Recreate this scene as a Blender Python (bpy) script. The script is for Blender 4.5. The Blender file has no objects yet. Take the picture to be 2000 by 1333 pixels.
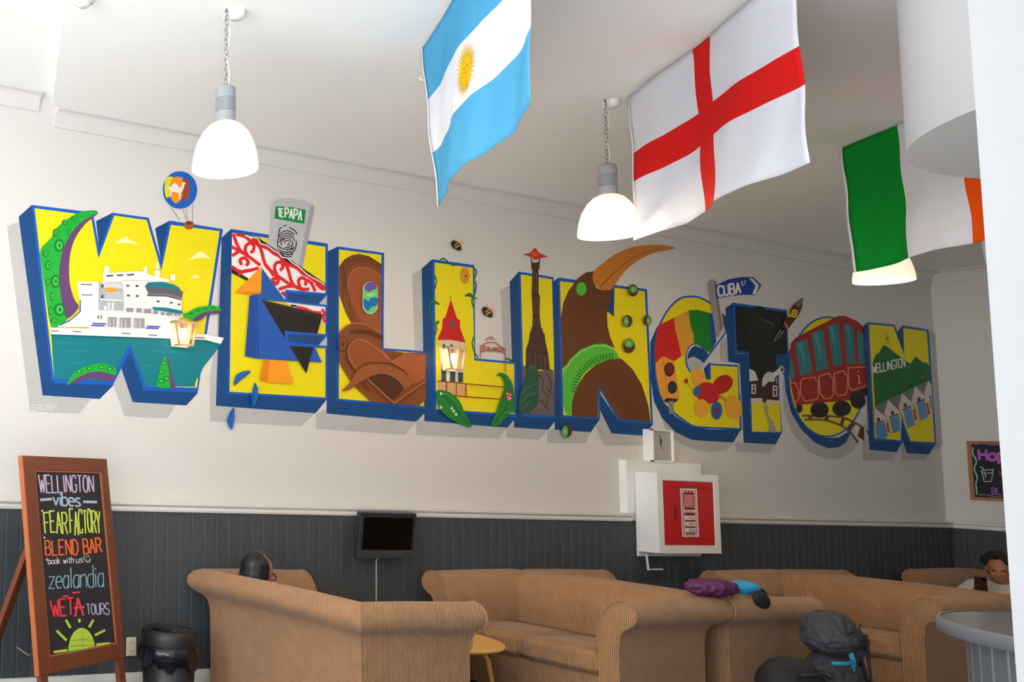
import bpy, bmesh, math, random
from mathutils import Vector, Matrix
random.seed(7)
S = bpy.context.scene
C = S.collection
# ------------------------------------------------------------------ camera
# world: X runs along the mural wall (to the right), Y into that wall, Z up; metres
YAW, PITCH, ROLL = 0.358759, 0.102118, 0.042556
FPX, CX, CY, EYE = 1848.93, -126.45, 691.38, 1.55
_f = Vector((math.sin(YAW)*math.cos(PITCH), math.cos(YAW)*math.cos(PITCH), math.sin(PITCH)))
_r = Vector((math.cos(YAW), -math.sin(YAW), 0)); _u = _r.cross(_f)
RT = math.cos(ROLL)*_r + math.sin(ROLL)*_u
UP = -math.sin(ROLL)*_r + math.cos(ROLL)*_u
FW = _f
O = Vector((0, 0, EYE))
cd = bpy.data.cameras.new('camera'); cam = bpy.data.objects.new('camera', cd); C.objects.link(cam)
cd.sensor_width = 36; cd.sensor_fit = 'HORIZONTAL'; cd.lens = FPX*36/2000
cd.shift_x = (1000-CX)/2000; cd.shift_y = (CY-666.5)/2000; cd.clip_start = .05; cd.clip_end = 200
cam.matrix_world = Matrix(((RT.x, UP.x, -FW.x, 0), (RT.y, UP.y, -FW.y, 0), (RT.z, UP.z, -FW.z, EYE), (0, 0, 0, 1)))
S.camera = cam
S.view_settings.view_transform = 'Standard'; S.view_settings.look = 'None'
S.view_settings.gamma = 1; S.view_settings.use_curve_mapping = False
S.view_settings.exposure = 0.07
# ------------------------------------------------------------------ daylight
W = bpy.data.worlds.new('world'); S.world = W; W.use_nodes = True
W.node_tree.nodes['Background'].inputs[0].default_value = (.80, .90, 1, 1)
W.node_tree.nodes['Background'].inputs[1].default_value = 1.0
XL, XR, YF, YB = -5.0, 13.39, -3.2, 5.58           # room: left, right, front (behind camera), mural wall
def area(name, loc, rot, sx, sy, power, col):
    l = bpy.data.lights.new(name, 'AREA'); l.shape = 'RECTANGLE'; l.size = sx; l.size_y = sy; l.energy = power; l.color = col
    o = bpy.data.objects.new(name, l); C.objects.link(o); o.location = loc; o.rotation_euler = rot; return o
area('daylight_window_left', (XL-.35, .3, 2.05), (0, -math.pi/2-.80, 0), 2.8, 6.6, 800, (.93, .965, 1))
sl_ = bpy.data.lights.new('sun', 'SUN'); sl_.energy = 52; sl_.angle = .01; sl_.color = (.96, .98, 1)
so_ = bpy.data.objects.new('sun', sl_); C.objects.link(so_); so_.location = (-12, 0, 7); so_.rotation_euler = Vector((math.cos(.5), .05, -math.sin(.5))).to_track_quat('-Z', 'Y').to_euler()   # low sun added to bounce light off the unseen pale floor
area('daylight_window_front', (1.2, YF-.35, 2.05), (math.pi/2, 0, 0), 4.6, 2.6, 45, (.92, .96, 1))

# ------------------------------------------------------------------ pixel -> place
def ray(px, py): return RT*((px-CX)/FPX) - UP*((py-CY)/FPX) + FW
def on_plane(px, py, P0, n):
    d = ray(px, py); return O + d*((P0-O).dot(n)/d.dot(n))
def on_wall(px, py, y): d = ray(px, py); return O + d*(y/d.y)
def on_x(px, py, x): d = ray(px, py); return O + d*(x/d.x)
def on_z(px, py, z): d = ray(px, py); return O + d*((z-EYE)/d.z)

# ------------------------------------------------------------------ materials
def lin(c):
    return tuple((v/255/12.92 if v/255 <= .04045 else ((v/255+.055)/1.055)**2.4) for v in c)
MATS = {}
def mat(name, rgb, rough=.6, amt=.06, scale=30, bump=0, metal=0, emit=0, emit_col=None, spec=.5, sheen=0):
    if name in MATS: return MATS[name]
    m = bpy.data.materials.new(name); m.use_nodes = True; nt = m.node_tree; b = nt.nodes['Principled BSDF']
    c = lin(rgb)
    tc = nt.nodes.new('ShaderNodeTexCoord'); nz = nt.nodes.new('ShaderNodeTexNoise')
    nz.inputs['Scale'].default_value = scale; nz.inputs['Detail'].default_value = 4
    nt.links.new(tc.outputs['Object'], nz.inputs['Vector'])
    mx = nt.nodes.new('ShaderNodeMix'); mx.data_type = 'RGBA'
    mx.inputs[6].default_value = (*[max(0, v*(1-amt)) for v in c], 1); mx.inputs[7].default_value = (*[min(1, v*(1+amt)) for v in c], 1)
    nt.links.new(nz.outputs['Fac'], mx.inputs[0]); nt.links.new(mx.outputs[2], b.inputs['Base Color'])
    b.inputs['Roughness'].default_value = rough; b.inputs['Metallic'].default_value = metal
    b.inputs['Specular IOR Level'].default_value = spec
    if sheen: b.inputs['Sheen Weight'].default_value = sheen
    if emit:
        b.inputs['Emission Color'].default_value = (*lin(emit_col or rgb), 1); b.inputs['Emission Strength'].default_value = emit
    if bump:
        bp = nt.nodes.new('ShaderNodeBump'); bp.inputs['Strength'].default_value = bump; bp.inputs['Distance'].default_value = .01
        nt.links.new(nz.outputs['Fac'], bp.inputs['Height']); nt.links.new(bp.outputs[0], b.inputs['Normal'])
    MATS[name] = m; return m
def paintm(rgb): return mat('paint_%02x%02x%02x' % rgb, rgb, .55, .05, 14, spec=.3)
def cordm(name, rgb):
    if name in MATS: return MATS[name]
    m = mat(name, rgb, .95, .24, 11, spec=.1, sheen=.2); nt = m.node_tree; b = nt.nodes['Principled BSDF']
    mx = [n for n in nt.nodes if n.type == 'MIX'][0]
    tc = [n for n in nt.nodes if n.type == 'TEX_COORD'][0]
    # corduroy: ribs that run up and down whatever way a panel faces
    sep = nt.nodes.new('ShaderNodeSeparateXYZ'); nt.links.new(tc.outputs['Object'], sep.inputs[0])
    add = nt.nodes.new('ShaderNodeMath'); add.operation = 'ADD'
    nt.links.new(sep.outputs[0], add.inputs[0]); nt.links.new(sep.outputs[1], add.inputs[1])
    mul = nt.nodes.new('ShaderNodeMath'); mul.operation = 'MULTIPLY'; mul.inputs[1].default_value = 2*math.pi/.0125
    nt.links.new(add.outputs[0], mul.inputs[0])
    sn = nt.nodes.new('ShaderNodeMath'); sn.operation = 'SINE'; nt.links.new(mul.outputs[0], sn.inputs[0])
    mr = nt.nodes.new('ShaderNodeMapRange'); mr.inputs[1].default_value = -1; mr.inputs[2].default_value = .4; mr.inputs[3].default_value = .5; mr.inputs[4].default_value = 1.08
    nt.links.new(sn.outputs[0], mr.inputs[0])
    vm = nt.nodes.new('ShaderNodeMix'); vm.data_type = 'RGBA'; vm.blend_type = 'MULTIPLY'; vm.inputs[0].default_value = 1
    nt.links.new(mx.outputs[2], vm.inputs[6]); nt.links.new(mr.outputs[0], vm.inputs[7]); nt.links.new(vm.outputs[2], b.inputs['Base Color'])
    bp = nt.nodes.new('ShaderNodeBump'); bp.inputs['Strength'].default_value = .5; bp.inputs['Distance'].default_value = .003
    nt.links.new(sn.outputs[0], bp.inputs['Height']); nt.links.new(bp.outputs[0], b.inputs['Normal'])
    return m
def glassm(name, tint=(1, 1, 1), glossy=.12):
    if name in MATS: return MATS[name]
    m = bpy.data.materials.new(name); m.use_nodes = True; nt = m.node_tree; nt.nodes.clear()
    out = nt.nodes.new('ShaderNodeOutputMaterial'); t = nt.nodes.new('ShaderNodeBsdfTransparent'); g = nt.nodes.new('ShaderNodeBsdfGlossy')
    t.inputs[0].default_value = (*tint, 1); g.inputs['Roughness'].default_value = .05
    x = nt.nodes.new('ShaderNodeMixShader'); x.inputs[0].default_value = glossy
    nt.links.new(t.outputs[0], x.inputs[1]); nt.links.new(g.outputs[0], x.inputs[2]); nt.links.new(x.outputs[0], out.inputs[0])
    MATS[name] = m; return m

# ------------------------------------------------------------------ object helpers
def tag(o, label=None, cat=None, group=None, kind=None):
    if label: o['label'] = label
    if cat: o['category'] = cat
    if group: o['group'] = group
    if kind: o['kind'] = kind
    return o
def empty(name, loc=(0, 0, 0), rz=0, label=None, cat=None, group=None, parent=None, scale=None):
    o = bpy.data.objects.new(name, None); C.objects.link(o); o.location = loc; o.rotation_euler = (0, 0, rz); o.empty_display_size = .1
    if scale: o.scale = scale
    return tag(o, label, cat, group)
def mw(o):
    m = Matrix.LocRotScale(o.location, o.rotation_euler, o.scale)
    return mw(o.parent) @ o.matrix_parent_inverse @ m if o.parent else m
def mesh(name, verts, faces, m, parent=None, world=False, smooth=False, mi=None, label=None):
    """m: material or list. world=True: vertices are world coordinates even under a moved parent"""
    me = bpy.data.meshes.new(name); me.from_pydata([tuple(v) for v in verts], [], faces)
    for x in (m if isinstance(m, (list, tuple)) else [m]): me.materials.append(x)
    if mi:
        for p, i in zip(me.polygons, mi): p.material_index = i
    if smooth:
        for p in me.polygons: p.use_smooth = True
    me.update()
    o = bpy.data.objects.new(name, me); C.objects.link(o)
    if parent:
        o.parent = parent
        if world: o.matrix_parent_inverse = mw(parent).inverted()
    if label: o['label'] = label
    return o
class MB:
    """collects simple shapes into one mesh"""
    def __init__(s): s.v = []; s.f = []
    def raw(s, vs, fs):
        n = len(s.v); s.v += [Vector(v) for v in vs]; s.f += [tuple(i+n for i in f) for f in fs]; return s
    def box(s, x0, x1, y0, y1, z0, z1, M=None):
        vs = [Vector((x, y, z)) for x in (x0, x1) for y in (y0, y1) for z in (z0, z1)]
        if M: vs = [M @ v for v in vs]
        return s.raw(vs, [(0, 1, 3, 2), (4, 6, 7, 5), (0, 4, 5, 1), (2, 3, 7, 6), (0, 2, 6, 4), (1, 5, 7, 3)])
    def bbox(s, x0, x1, y0, y1, z0, z1, b=.01, M=None):
        bm = bmesh.new(); bmesh.ops.create_cube(bm, size=1)
        for v in bm.verts: v.co = Vector(((x0+x1)/2+v.co.x*(x1-x0), (y0+y1)/2+v.co.y*(y1-y0), (z0+z1)/2+v.co.z*(z1-z0)))
        bmesh.ops.bevel(bm, geom=bm.edges[:], offset=b, segments=2, affect='EDGES', profile=.5)
        bm.verts.index_update(); vs = [(M @ v.co if M else v.co.copy()) for v in bm.verts]; fs = [tuple(v.index for v in f.verts) for f in bm.faces]; bm.free()
        return s.raw(vs, fs)
    def tube(s, pts, r, n=8, cap=True, rs=None):
        pts = [Vector(p) for p in pts]; rings = []
        t0 = None; nrm = None
        for i, p in enumerate(pts):
            t = (pts[min(i+1, len(pts)-1)]-pts[max(i-1, 0)]).normalized()
            if nrm is None:
                nrm = t.orthogonal().normalized()
            else:
                nrm = (nrm - t*nrm.dot(t)).normalized()
            bn = t.cross(nrm); rr = rs[i] if rs else r
            rings.append([p + (nrm*math.cos(a)+bn*math.sin(a))*rr for a in (2*math.pi*k/n for k in range(n))])
        vs = [v for g in rings for v in g]; fs = []
        for i in range(len(pts)-1):
            for k in range(n): fs.append((i*n+k, i*n+(k+1) % n, (i+1)*n+(k+1) % n, (i+1)*n+k))
        if cap: fs += [tuple(range(n))[::-1], tuple(range((len(pts)-1)*n, len(pts)*n))]
        return s.raw(vs, fs)
    def lathe(s, prof, c=(0, 0, 0), n=32, a0=0, a1=2*math.pi, M=None):
        c = Vector(c); full = abs(a1-a0-2*math.pi) < 1e-6; m = n if full else n+1; vs = []
        for r, z in prof:
            for k in range(m):
                a = a0+(a1-a0)*k/n; v = Vector((r*math.cos(a), r*math.sin(a), z)); vs.append(c+(M @ v if M else v))
        fs = []
        for i in range(len(prof)-1):
            for k in range(n):
                k2 = (k+1) % m; fs.append((i*m+k, i*m+k2, (i+1)*m+k2, (i+1)*m+k))
        return s.raw(vs, fs)
    def ball(s, c, rx, ry=None, rz=None, n=16, m=10, M=None):
        ry = ry or rx; rz = rz or rx; c = Vector(c); vs = []; fs = []
        for i in range(m+1):
            t = math.pi*i/m
            for k in range(n):
                a = 2*math.pi*k/n; v = Vector((rx*math.sin(t)*math.cos(a), ry*math.sin(t)*math.sin(a), rz*math.cos(t))); vs.append(c+(M @ v if M else v))
        for i in range(m):
            for k in range(n): fs.append((i*n+k, (i+1)*n+k, (i+1)*n+(k+1) % n, i*n+(k+1) % n))
        return s.raw(vs, fs)
    def prism(s, pts, dv):
        """polygon (3D points) extruded by a vector"""
        n = len(pts); a = [Vector(p) for p in pts]; b = [p+Vector(dv) for p in a]
        return s.raw(a+b, [tuple(range(n))[::-1], tuple(range(n, 2*n))]+[(i, (i+1) % n, n+(i+1) % n, n+i) for i in range(n)])
    def build(s, name, m, parent=None, world=False, smooth=False, label=None, mods=None):
        return mesh(name, s.v, s.f, m, parent, world, smooth, None, label)
def copy_tree(o, parent=None):
    c = o.copy(); C.objects.link(c); c.parent = parent
    if parent: c.matrix_parent_inverse = o.matrix_parent_inverse.copy()
    for ch in list(o.children): copy_tree(ch, c)
    return c
def subd(o, lv=1):
    m = o.modifiers.new('sub', 'SUBSURF'); m.levels = lv; m.render_levels = lv; return o

# ------------------------------------------------------------------ flat paint: pieces traced in photo pixels, laid on a real plane
GLY = {
 'A': '0,0 .5,1 1,0|.2,.4 .8,.4', 'B': '0,0 0,1 .7,1 .9,.85 .9,.65 .7,.53 0,.53|.7,.53 1,.4 1,.15 .75,0 0,0', 'C': '1,.82 .8,1 .25,1 0,.75 0,.25 .25,0 .8,0 1,.18',
 'D': '0,0 0,1 .6,1 1,.7 1,.3 .6,0 0,0', 'E': '1,1 0,1 0,0 1,0|0,.52 .8,.52', 'F': '1,1 0,1 0,0|0,.52 .8,.52', 'G': '1,.8 .8,1 .25,1 0,.75 0,.25 .25,0 .8,0 1,.2 1,.45 .6,.45',
 'H': '0,0 0,1|1,0 1,1|0,.52 1,.52', 'I': '.5,0 .5,1', 'L': '0,1 0,0 1,0', 'N': '0,0 0,1 1,0 1,1', 'O': '.3,0 0,.25 0,.75 .3,1 .7,1 1,.75 1,.25 .7,0 .3,0',
 'P': '0,0 0,1 .7,1 1,.85 1,.6 .7,.45 0,.45', 'R': '0,0 0,1 .7,1 1,.85 1,.62 .7,.5 0,.5|.5,.5 1,0', 'S': '1,.85 .75,1 .25,1 0,.82 0,.65 .25,.53 .75,.47 1,.35 1,.18 .75,0 .25,0 0,.15',
 'T': '0,1 1,1|.5,1 .5,0', 'U': '0,1 0,.25 .25,0 .75,0 1,.25 1,1', 'V': '0,1 .5,0 1,1', 'W': '0,1 .25,0 .5,.7 .75,0 1,1', 'Y': '0,1 .5,.5 1,1|.5,.5 .5,0', 'Z': '0,1 1,1 0,0 1,0',
 'a': '.95,.6 .3,.6 0,.4 0,.15 .25,0 .7,0 .95,.2|.95,.6 .95,0', 'b': '0,1 0,0 .7,0 1,.15 1,.45 .7,.6 0,.6', 'd': '1,1 1,0 .3,0 0,.15 0,.45 .3,.6 1,.6',
 'e': '0,.32 1,.32 .95,.5 .7,.6 .3,.6 0,.42 0,.18 .3,0 .9,.03', 'h': '0,1 0,0|0,.45 .4,.6 .8,.6 1,.4 1,0', 'i': '.5,0 .5,.6|.5,.78 .5,.86', 'k': '0,1 0,0|.9,.6 0,.25 .9,0', 'l': '.5,1 .5,0',
 'n': '0,.6 0,0|0,.45 .4,.6 .8,.6 1,.4 1,0', 'o': '.3,0 0,.15 0,.45 .3,.6 .7,.6 1,.45 1,.15 .7,0 .3,0', 'p': '0,.6 0,-.35|0,.6 .7,.6 1,.45 1,.15 .7,0 0,0', 's': '1,.55 .4,.6 .05,.48 .3,.34 .8,.26 .95,.1 .6,0 0,.04',
 't': '.45,.95 .45,.1 .7,0 1,.05|.05,.62 .9,.62', 'u': '0,.6 0,.2 .3,0 .7,0 1,.2 1,.6|1,.6 1,0', 'v': '0,.6 .5,0 1,.6', 'w': '0,.6 .25,0 .5,.5 .75,0 1,.6', 'z': '0,.6 1,.6 0,0 1,0',
 '!': '.5,1 .5,.3|.5,.12 .5,.03', '*': '.5,.95 .5,.6|.3,.85 .7,.7|.3,.7 .7,.85', ' ': ''}
def P2(t): return [tuple(float(q) for q in w.split(',')) for w in t.split()] if isinstance(t, str) else t
def catmull(p, closed=True, k=4):
    n = len(p); out = []
    for i in range(n if closed else n-1):
        a, b, c, d = (p[(i+j) % n] if closed else p[max(0, min(n-1, i+j))] for j in (-1, 0, 1, 2))
        for q in range(k):
            t = q/k
            out.append(tuple(.5*((2*b[j])+(-a[j]+c[j])*t+(2*a[j]-5*b[j]+4*c[j]-d[j])*t*t+(-a[j]+3*b[j]-3*c[j]+d[j])*t**3) for j in (0, 1)))
    if not closed: out.append(p[-1])
    return out
STEP = .00012
class Art:
    BASE = 0
    def __init__(s, crop, P0=None, n=None, lvl=0):
        lvl += Art.BASE
        s.ox, s.oy, s.s = crop; s.P0 = P0 or Vector((0, YB-.0008, 0)); s.n = n or Vector((0, -1, 0)); s.l = lvl
        s.v = []; s.f = []; s.mi = []; s.cols = []; s.ph = 0
    def at(s, *crop): s.ox, s.oy, s.s = crop; return s
    def _pt(s, x, y): return on_plane(s.ox+x/s.s, s.oy+y/s.s, s.P0+s.n*(s.l*STEP), s.n)
    def _c(s, col):
        if col not in s.cols: s.cols.append(col)
        return s.cols.index(col)
    def poly(s, col, t, sm=0):
        p = P2(t); p = catmull(p, True, sm) if sm else p
        s.l += 1; k = len(s.v); s.v += [s._pt(*q) for q in p]; s.f.append(tuple(range(k, k+len(p)))); s.mi.append(s._c(col)); return s
    def rect(s, col, x0, y0, x1, y1): return s.poly(col, [(x0, y0), (x1, y0), (x1, y1), (x0, y1)])
    def ell(s, col, cx, cy, rx, ry, rot=0, a0=0, a1=360, n=24):
        c, q = math.cos(math.radians(rot)), math.sin(math.radians(rot)); p = []
        m = n if a1-a0 >= 360 else n+1
        for k in range(m):
            a = math.radians(a0+(a1-a0)*k/n); x, y = rx*math.cos(a), ry*math.sin(a); p.append((cx+x*c-y*q, cy+x*q+y*c))
        return s.poly(col, p)
    def line(s, col, t, w, closed=False, sm=0, up=True):
        p = P2(t); p = catmull(p, closed, sm) if sm else p
        if up: s.l += 1
        n = len(p); ci = s._c(col); E = []
        def nn(u, v):
            dx, dy = v[0]-u[0], v[1]-u[1]; L = math.hypot(dx, dy) or 1; return (-dy/L, dx/L)
        for i in range(n):
            a = p[(i-1) % n] if closed or i else p[i]; b = p[(i+1) % n] if closed or i < n-1 else p[i]
            n1 = nn(a, p[i]) if a != p[i] else nn(p[i], b); n2 = nn(p[i], b) if b != p[i] else n1
            mx, my = n1[0]+n2[0], n1[1]+n2[1]; L2 = mx*mx+my*my
            h = w/2 if not isinstance(w, (list, tuple)) else (w[0]+(w[1]-w[0])*i/(n-1))/2
            e1, e2 = (n1, n2) if L2 < .6 else ((mx*min(2/L2, 1.5), my*min(2/L2, 1.5)),)*2
            E.append([((p[i][0]+e[0]*h, p[i][1]+e[1]*h), (p[i][0]-e[0]*h, p[i][1]-e[1]*h)) for e in (e1, e2)])
        l0 = s.l
        for i in range(n if closed else n-1):
            j = (i+1) % n; s.l = l0+.25*((i+s.ph) % 4); k = len(s.v)
            s.v += [s._pt(*q) for q in (E[i][1][0], E[i][1][1], E[j][0][1], E[j][0][0])]; s.f.append((k, k+1, k+2, k+3)); s.mi.append(ci)
        s.ph += n; s.l = l0+(1 if up else 0)
        return s
    def text(s, col, txt, quad, w, gap=.35, jit=0, widths=None):
        q = P2(quad); s.l += 1
        ws = [{'I': .35, 'i': .3, 'l': .3, ' ': .7, '!': .3, '*': .6, 'W': 1.25, 'w': 1.2}.get(ch, 1) for ch in txt]
        tot = sum(ws)+gap*(len(txt)-1); x = 0
        rnd = random.Random(len(txt)*7+ord(txt[0]))
        for ch, cw in zip(txt, ws):
            jy = rnd.uniform(-jit, jit)
            for st in (GLY[ch].split('|') if GLY[ch] else []):
                pp = []
                for gx, gy in P2(st):
                    u = (x+gx*cw)/tot; v = 1-gy-jy
                    a = [q[0][i]+(q[1][i]-q[0][i])*u for i in (0, 1)]; b = [q[3][i]+(q[2][i]-q[3][i])*u for i in (0, 1)]
                    pp.append((a[0]+(b[0]-a[0])*v, a[1]+(b[1]-a[1])*v))
                s.line(col, pp, w, up=False)
            x += cw+gap
        s.l += 1; return s
    def done(s, name, parent, label=None, world=True):
        return mesh(name, s.v, s.f, [paintm(c) if isinstance(c, tuple) else MATS[c] for c in s.cols], parent, world, False, s.mi, label)
# ================================================================== the room
WHITE = (214, 211, 206)
m_wall = mat('wall_paint_white', WHITE, .85, .025, 5, bump=.08, spec=.2)
m_ceil = mat('ceiling_paint_white', (246, 245, 243), .9, .015, 3, spec=.15)
m_trim = mat('gloss_white_trim', (230, 228, 223), .45, .02, 8)
m_grey = mat('wainscot_slate_paint', (72, 76, 80), .6, .10, 40, spec=.2)
m_floor = mat('floor_dark_carpet', (38, 35, 34), .95, .25, 60, bump=.3, spec=.1)
ZC = 3.89
def struct(name, mb, m, label=None, parent=None):
    o = mb.build(name, m, parent); o['kind'] = 'structure'
    if label: o['label'] = label
    return o
struct('floor', MB().box(XL-.1, XR+.1, 3.15, YB+.1, -.1, 0), m_floor, 'dark carpet floor of the lounge')
struct('floor_bounce', MB().box(XL-.1, XR+.1, YF-.1, 3.15, -.1, 0), mat('floor_bounce_pale', (208, 208, 208), .4, .06, 6), 'unseen pale floor added to bounce light up to the ceiling')  # pale surface added out of view to throw light upward
struct('wall_back', MB().box(XL-.1, XR+.12, YB, YB+.12, 0, 4.3), m_wall, 'long white plaster wall that carries the painted mural')
struct('wall_right', MB().box(XR, XR+.12, YF-.1, YB, 0, 4.3), m_wall, 'white end wall with the framed chalk menu')
w = MB()                                             # left wall with a broad window opening
w.box(XL-.15, XL, YF, YB, 0, .65).box(XL-.15, XL, YF, YB, 3.45, 4.3).box(XL-.15, XL, YF, -3.0, .65, 3.45).box(XL-.15, XL, 3.6, YB, .65, 3.45)
struct('wall_left', w, m_wall, 'white wall with the broad street window')
w = MB()
w.box(XL, XR, YF-.15, YF, 0, .75).box(XL, XR, YF-.15, YF, 3.35, 4.3).box(XL, -1.1, YF-.15, YF, .75, 3.35).box(3.5, XR, YF-.15, YF, .75, 3.35)
struct('wall_front', w, m_wall, 'white wall behind the viewer with a window')
m_pane = glassm('window_glass')
def window(name, horizontal, a0, a1, z0, z1, c, nv):
    f = MB(); n = nv
    def bar(u0, u1, v0, v1):
        if horizontal: f.box(u0, u1, c-.04, c+.04, v0, v1)
        else: f.box(c-.04, c+.04, u0, u1, v0, v1)
    bar(a0, a1, z0, z0+.07); bar(a0, a1, z1-.07, z1); bar(a0, a1, z1-.85, z1-.79)
    for k in range(n+1):
        u = a0+(a1-a0)*k/n; bar(max(a0, u-.035), min(a1, u+.035), z0+.07, z1-.07)
    o = struct(name, f, m_trim, 'white painted window frame')
    for k in range(n):
        u0 = a0+(a1-a0)*k/n; u1 = a0+(a1-a0)*(k+1)/n; g = MB()
        if horizontal: g.box(u0+.035, u1-.035, c-.003, c+.003, z0+.07, z1-.07)
        else: g.box(c-.003, c+.003, u0+.035, u1-.035, z0+.07, z1-.07)
        g.build('pane', m_pane, o)
window('window_1', False, -3.0, 3.6, .65, 3.45, XL-.07, 5)
window('window_2', True, -1.1, 3.5, .75, 3.35, YF-.07, 4)
# ceiling: the main part sits 8 cm lower than the strip beside the street window
bd = Vector((-.426, -.905, 0)).normalized(); B0 = Vector((2.86, YB, 0)); B1 = B0+bd*9.6
cm = MB().prism([(B0.x, B0.y, ZC), (XR+.1, YB, ZC), (XR+.1, YF-.1, ZC), (B1.x, B1.y, ZC)], (0, 0, .3))
struct('ceiling', cm, m_ceil, 'white painted ceiling over the lounge')
struct('ceiling_recess', MB().box(XL-.1, 3.2, YF-.1, YB+.1, ZC+.085, ZC+.3), m_ceil, 'slightly higher ceiling strip by the street window')
# cornice: cove along the mural wall and the end wall
def cove(a, b, n, z=ZC, hh=.12, dd=.075):
    """a,b end points on the wall line, n = direction into the room"""
    a = Vector(a); b = Vector(b); n = Vector(n); prof = [(0, hh), (.012, hh), (.014, hh-.02)]
    prof += [(.014+(dd-.03)*(1-math.cos(t)), (hh-.02)-(hh-.035)*math.sin(t)) for t in (math.pi/2*k/6 for k in range(1, 7))]
    prof += [(dd, .012), (dd, 0), (0, 0)]
    vs = [p+n*o-Vector((0, 0, d))+Vector((0, 0, z)) for p in (a, b) for o, d in prof]; k = len(prof)
    return vs, [(i, (i+1) % k, k+(i+1) % k, k+i) for i in range(k)]+[tuple(range(k))[::-1], tuple(range(k, 2*k))]
c_ = MB().raw(*cove((B0.x+.02, YB, 0), (XR, YB, 0), (0, -1, 0))); struct('trim_1', c_, m_wall, 'white coved cornice above the mural')
c_ = MB().raw(*cove((XL, YB, 0), (B0.x-.10, YB, 0), (0, -1, 0), ZC+.085)); struct('trim_2', c_, m_wall, 'white coved cornice on the higher ceiling strip')
c_ = MB().raw(*cove((XR, YB-.10, 0), (XR, YF, 0), (-1, 0, 0))); struct('trim_3', c_, m_wall, 'white coved cornice on the end wall')
# wainscot of tongue-and-groove boards, dado rail and skirting
YW = YB-.05
wb = struct('wall_back_wainscot', MB().box(XL, XR, YW+.014, YB, 0, 1.21), m_grey, 'slate grey boarded wainscot below the mural')
pv = [(-.05, .012), (-.05, .004), (-.043, 0), (.043, 0), (.05, .004), (.05, .012)]
def plank_mesh():
    vs = [(x, y, z) for z in (.12, 1.205) for x, y in pv]; me = bpy.data.meshes.new('plank')
    me.from_pydata(vs, [], [(i, i+1, 7+i, 6+i) for i in range(5)]+[(5, 4, 3, 2, 1, 0), tuple(range(6, 12))]); me.materials.append(m_grey); return me
pm = plank_mesh()
x = 2.15
while x < XR+.01:
    o = bpy.data.objects.new('plank', pm); C.objects.link(o); o.parent = wb; o.location = (x, YW, 0); x += .1005
wr = struct('wall_right_wainscot', MB().box(XR-.012, XR, YF, YB-.001, 0, 1.21), m_grey, 'slate grey boarded wainscot on the end wall')
y = YB-.104
while y > 1.5:
    o = bpy.data.objects.new('plank', pm); C.objects.link(o); o.parent = wr; o.location = (XR-.024, y, 0); o.rotation_euler = (0, 0, -math.pi/2); y -= .1005
def rail(name, x0, x1, y, n, label, horizontal=True):
    prof = [(0, 0), (.012, .004), (.018, .02), (.014, .032), (.022, .042), (.034, .05), (.036, .066), (0, .07)]
    vs = []; k = len(prof)
    for u in (x0, x1):
        for o, d in prof: vs.append((u, y-o, 1.20+d) if horizontal else (y-o, u, 1.20+d))
    struct(name, MB().raw(vs, [(i, (i+1) % k, k+(i+1) % k, k+i) for i in range(k)]+[tuple(range(k))[::-1], tuple(range(k, 2*k))]), m_trim, label)
for nm, a, b in (('trim_4', XL, 8.46), ('trim_5', 9.48, XR)): rail(nm, a, b, YW, None, 'white dado rail on the mural wall, ' + ('left of the hose cabinet' if nm == 'trim_4' else 'right of the hose cabinet'))
struct('trim_6', MB().box(XL, XR, YW, YB, 1.21, 1.27), m_trim, 'white ledge behind the dado rail')
rail('trim_7', YF, YB-.05, XR-.02, None, 'white dado rail on the end wall', False)
b = MB().box(XL, XR, YW-.018, YW+.02, 0, .115).box(XL, XR, YW-.012, YW+.02, .115, .13).box(XL, XR, YW-.006, YW+.02, .13, .15)
struct('baseboard_back', b, m_trim, 'white stepped skirting board under the wainscot')
struct('baseboard_right', MB().box(XR-.045, XR, YF, YB-.07, 0, .15), m_trim, 'white skirting board on the end wall')
# near pillar at the right edge of the view, and the round bulkhead with the bar ring under it
pe = on_plane(1957, 930, Vector((3.7, 0, 0)), Vector((1, 0, 0)))
pe2 = Vector((pe.x+.10, pe.y-.62))
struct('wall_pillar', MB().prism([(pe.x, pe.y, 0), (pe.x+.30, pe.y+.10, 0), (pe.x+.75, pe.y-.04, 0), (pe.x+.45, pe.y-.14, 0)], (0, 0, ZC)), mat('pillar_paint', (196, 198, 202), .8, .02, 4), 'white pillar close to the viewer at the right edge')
KC = (5.665, 1.40); KR = .935
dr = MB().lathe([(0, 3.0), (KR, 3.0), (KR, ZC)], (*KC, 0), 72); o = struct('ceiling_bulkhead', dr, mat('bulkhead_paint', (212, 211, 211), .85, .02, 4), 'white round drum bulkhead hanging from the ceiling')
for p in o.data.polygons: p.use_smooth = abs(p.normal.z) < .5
# ================================================================== the mural
CR1 = (0, 380, 3.0304); CR1b = (140, 510, 7.842); CRbal = (300, 320, 9.525); CR2 = (410, 370, 2.777); CR2b = (430, 380, 5.332); CR2c = (640, 480, 4.038)
CR3 = (800, 440, 3.175); CR3b = (830, 560, 4.763); CR4 = (980, 460, 3.25); CR5 = (1250, 530, 3.703); CR5b = (1260, 570, 4.443); CR7 = (1370, 540, 6.06); CR6 = (1500, 560, 3.92)
BO = (10, 88, 188); BS = (8, 68, 126); YE = (236, 218, 12); SH = (182, 182, 181)
GR = (22, 168, 52); PU = (98, 62, 110); BR = (128, 70, 34); OR = (245, 156, 26); WH = (236, 236, 234); BK = (22, 22, 22); TE = (8, 120, 132)
mc = on_wall(950, 820, YB)
mural = empty('mural', (mc.x, YB, 1.95), 0, 'wall-length painted mural of big blue and yellow 3D letters reading WELLINGTON', 'mural')
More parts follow.
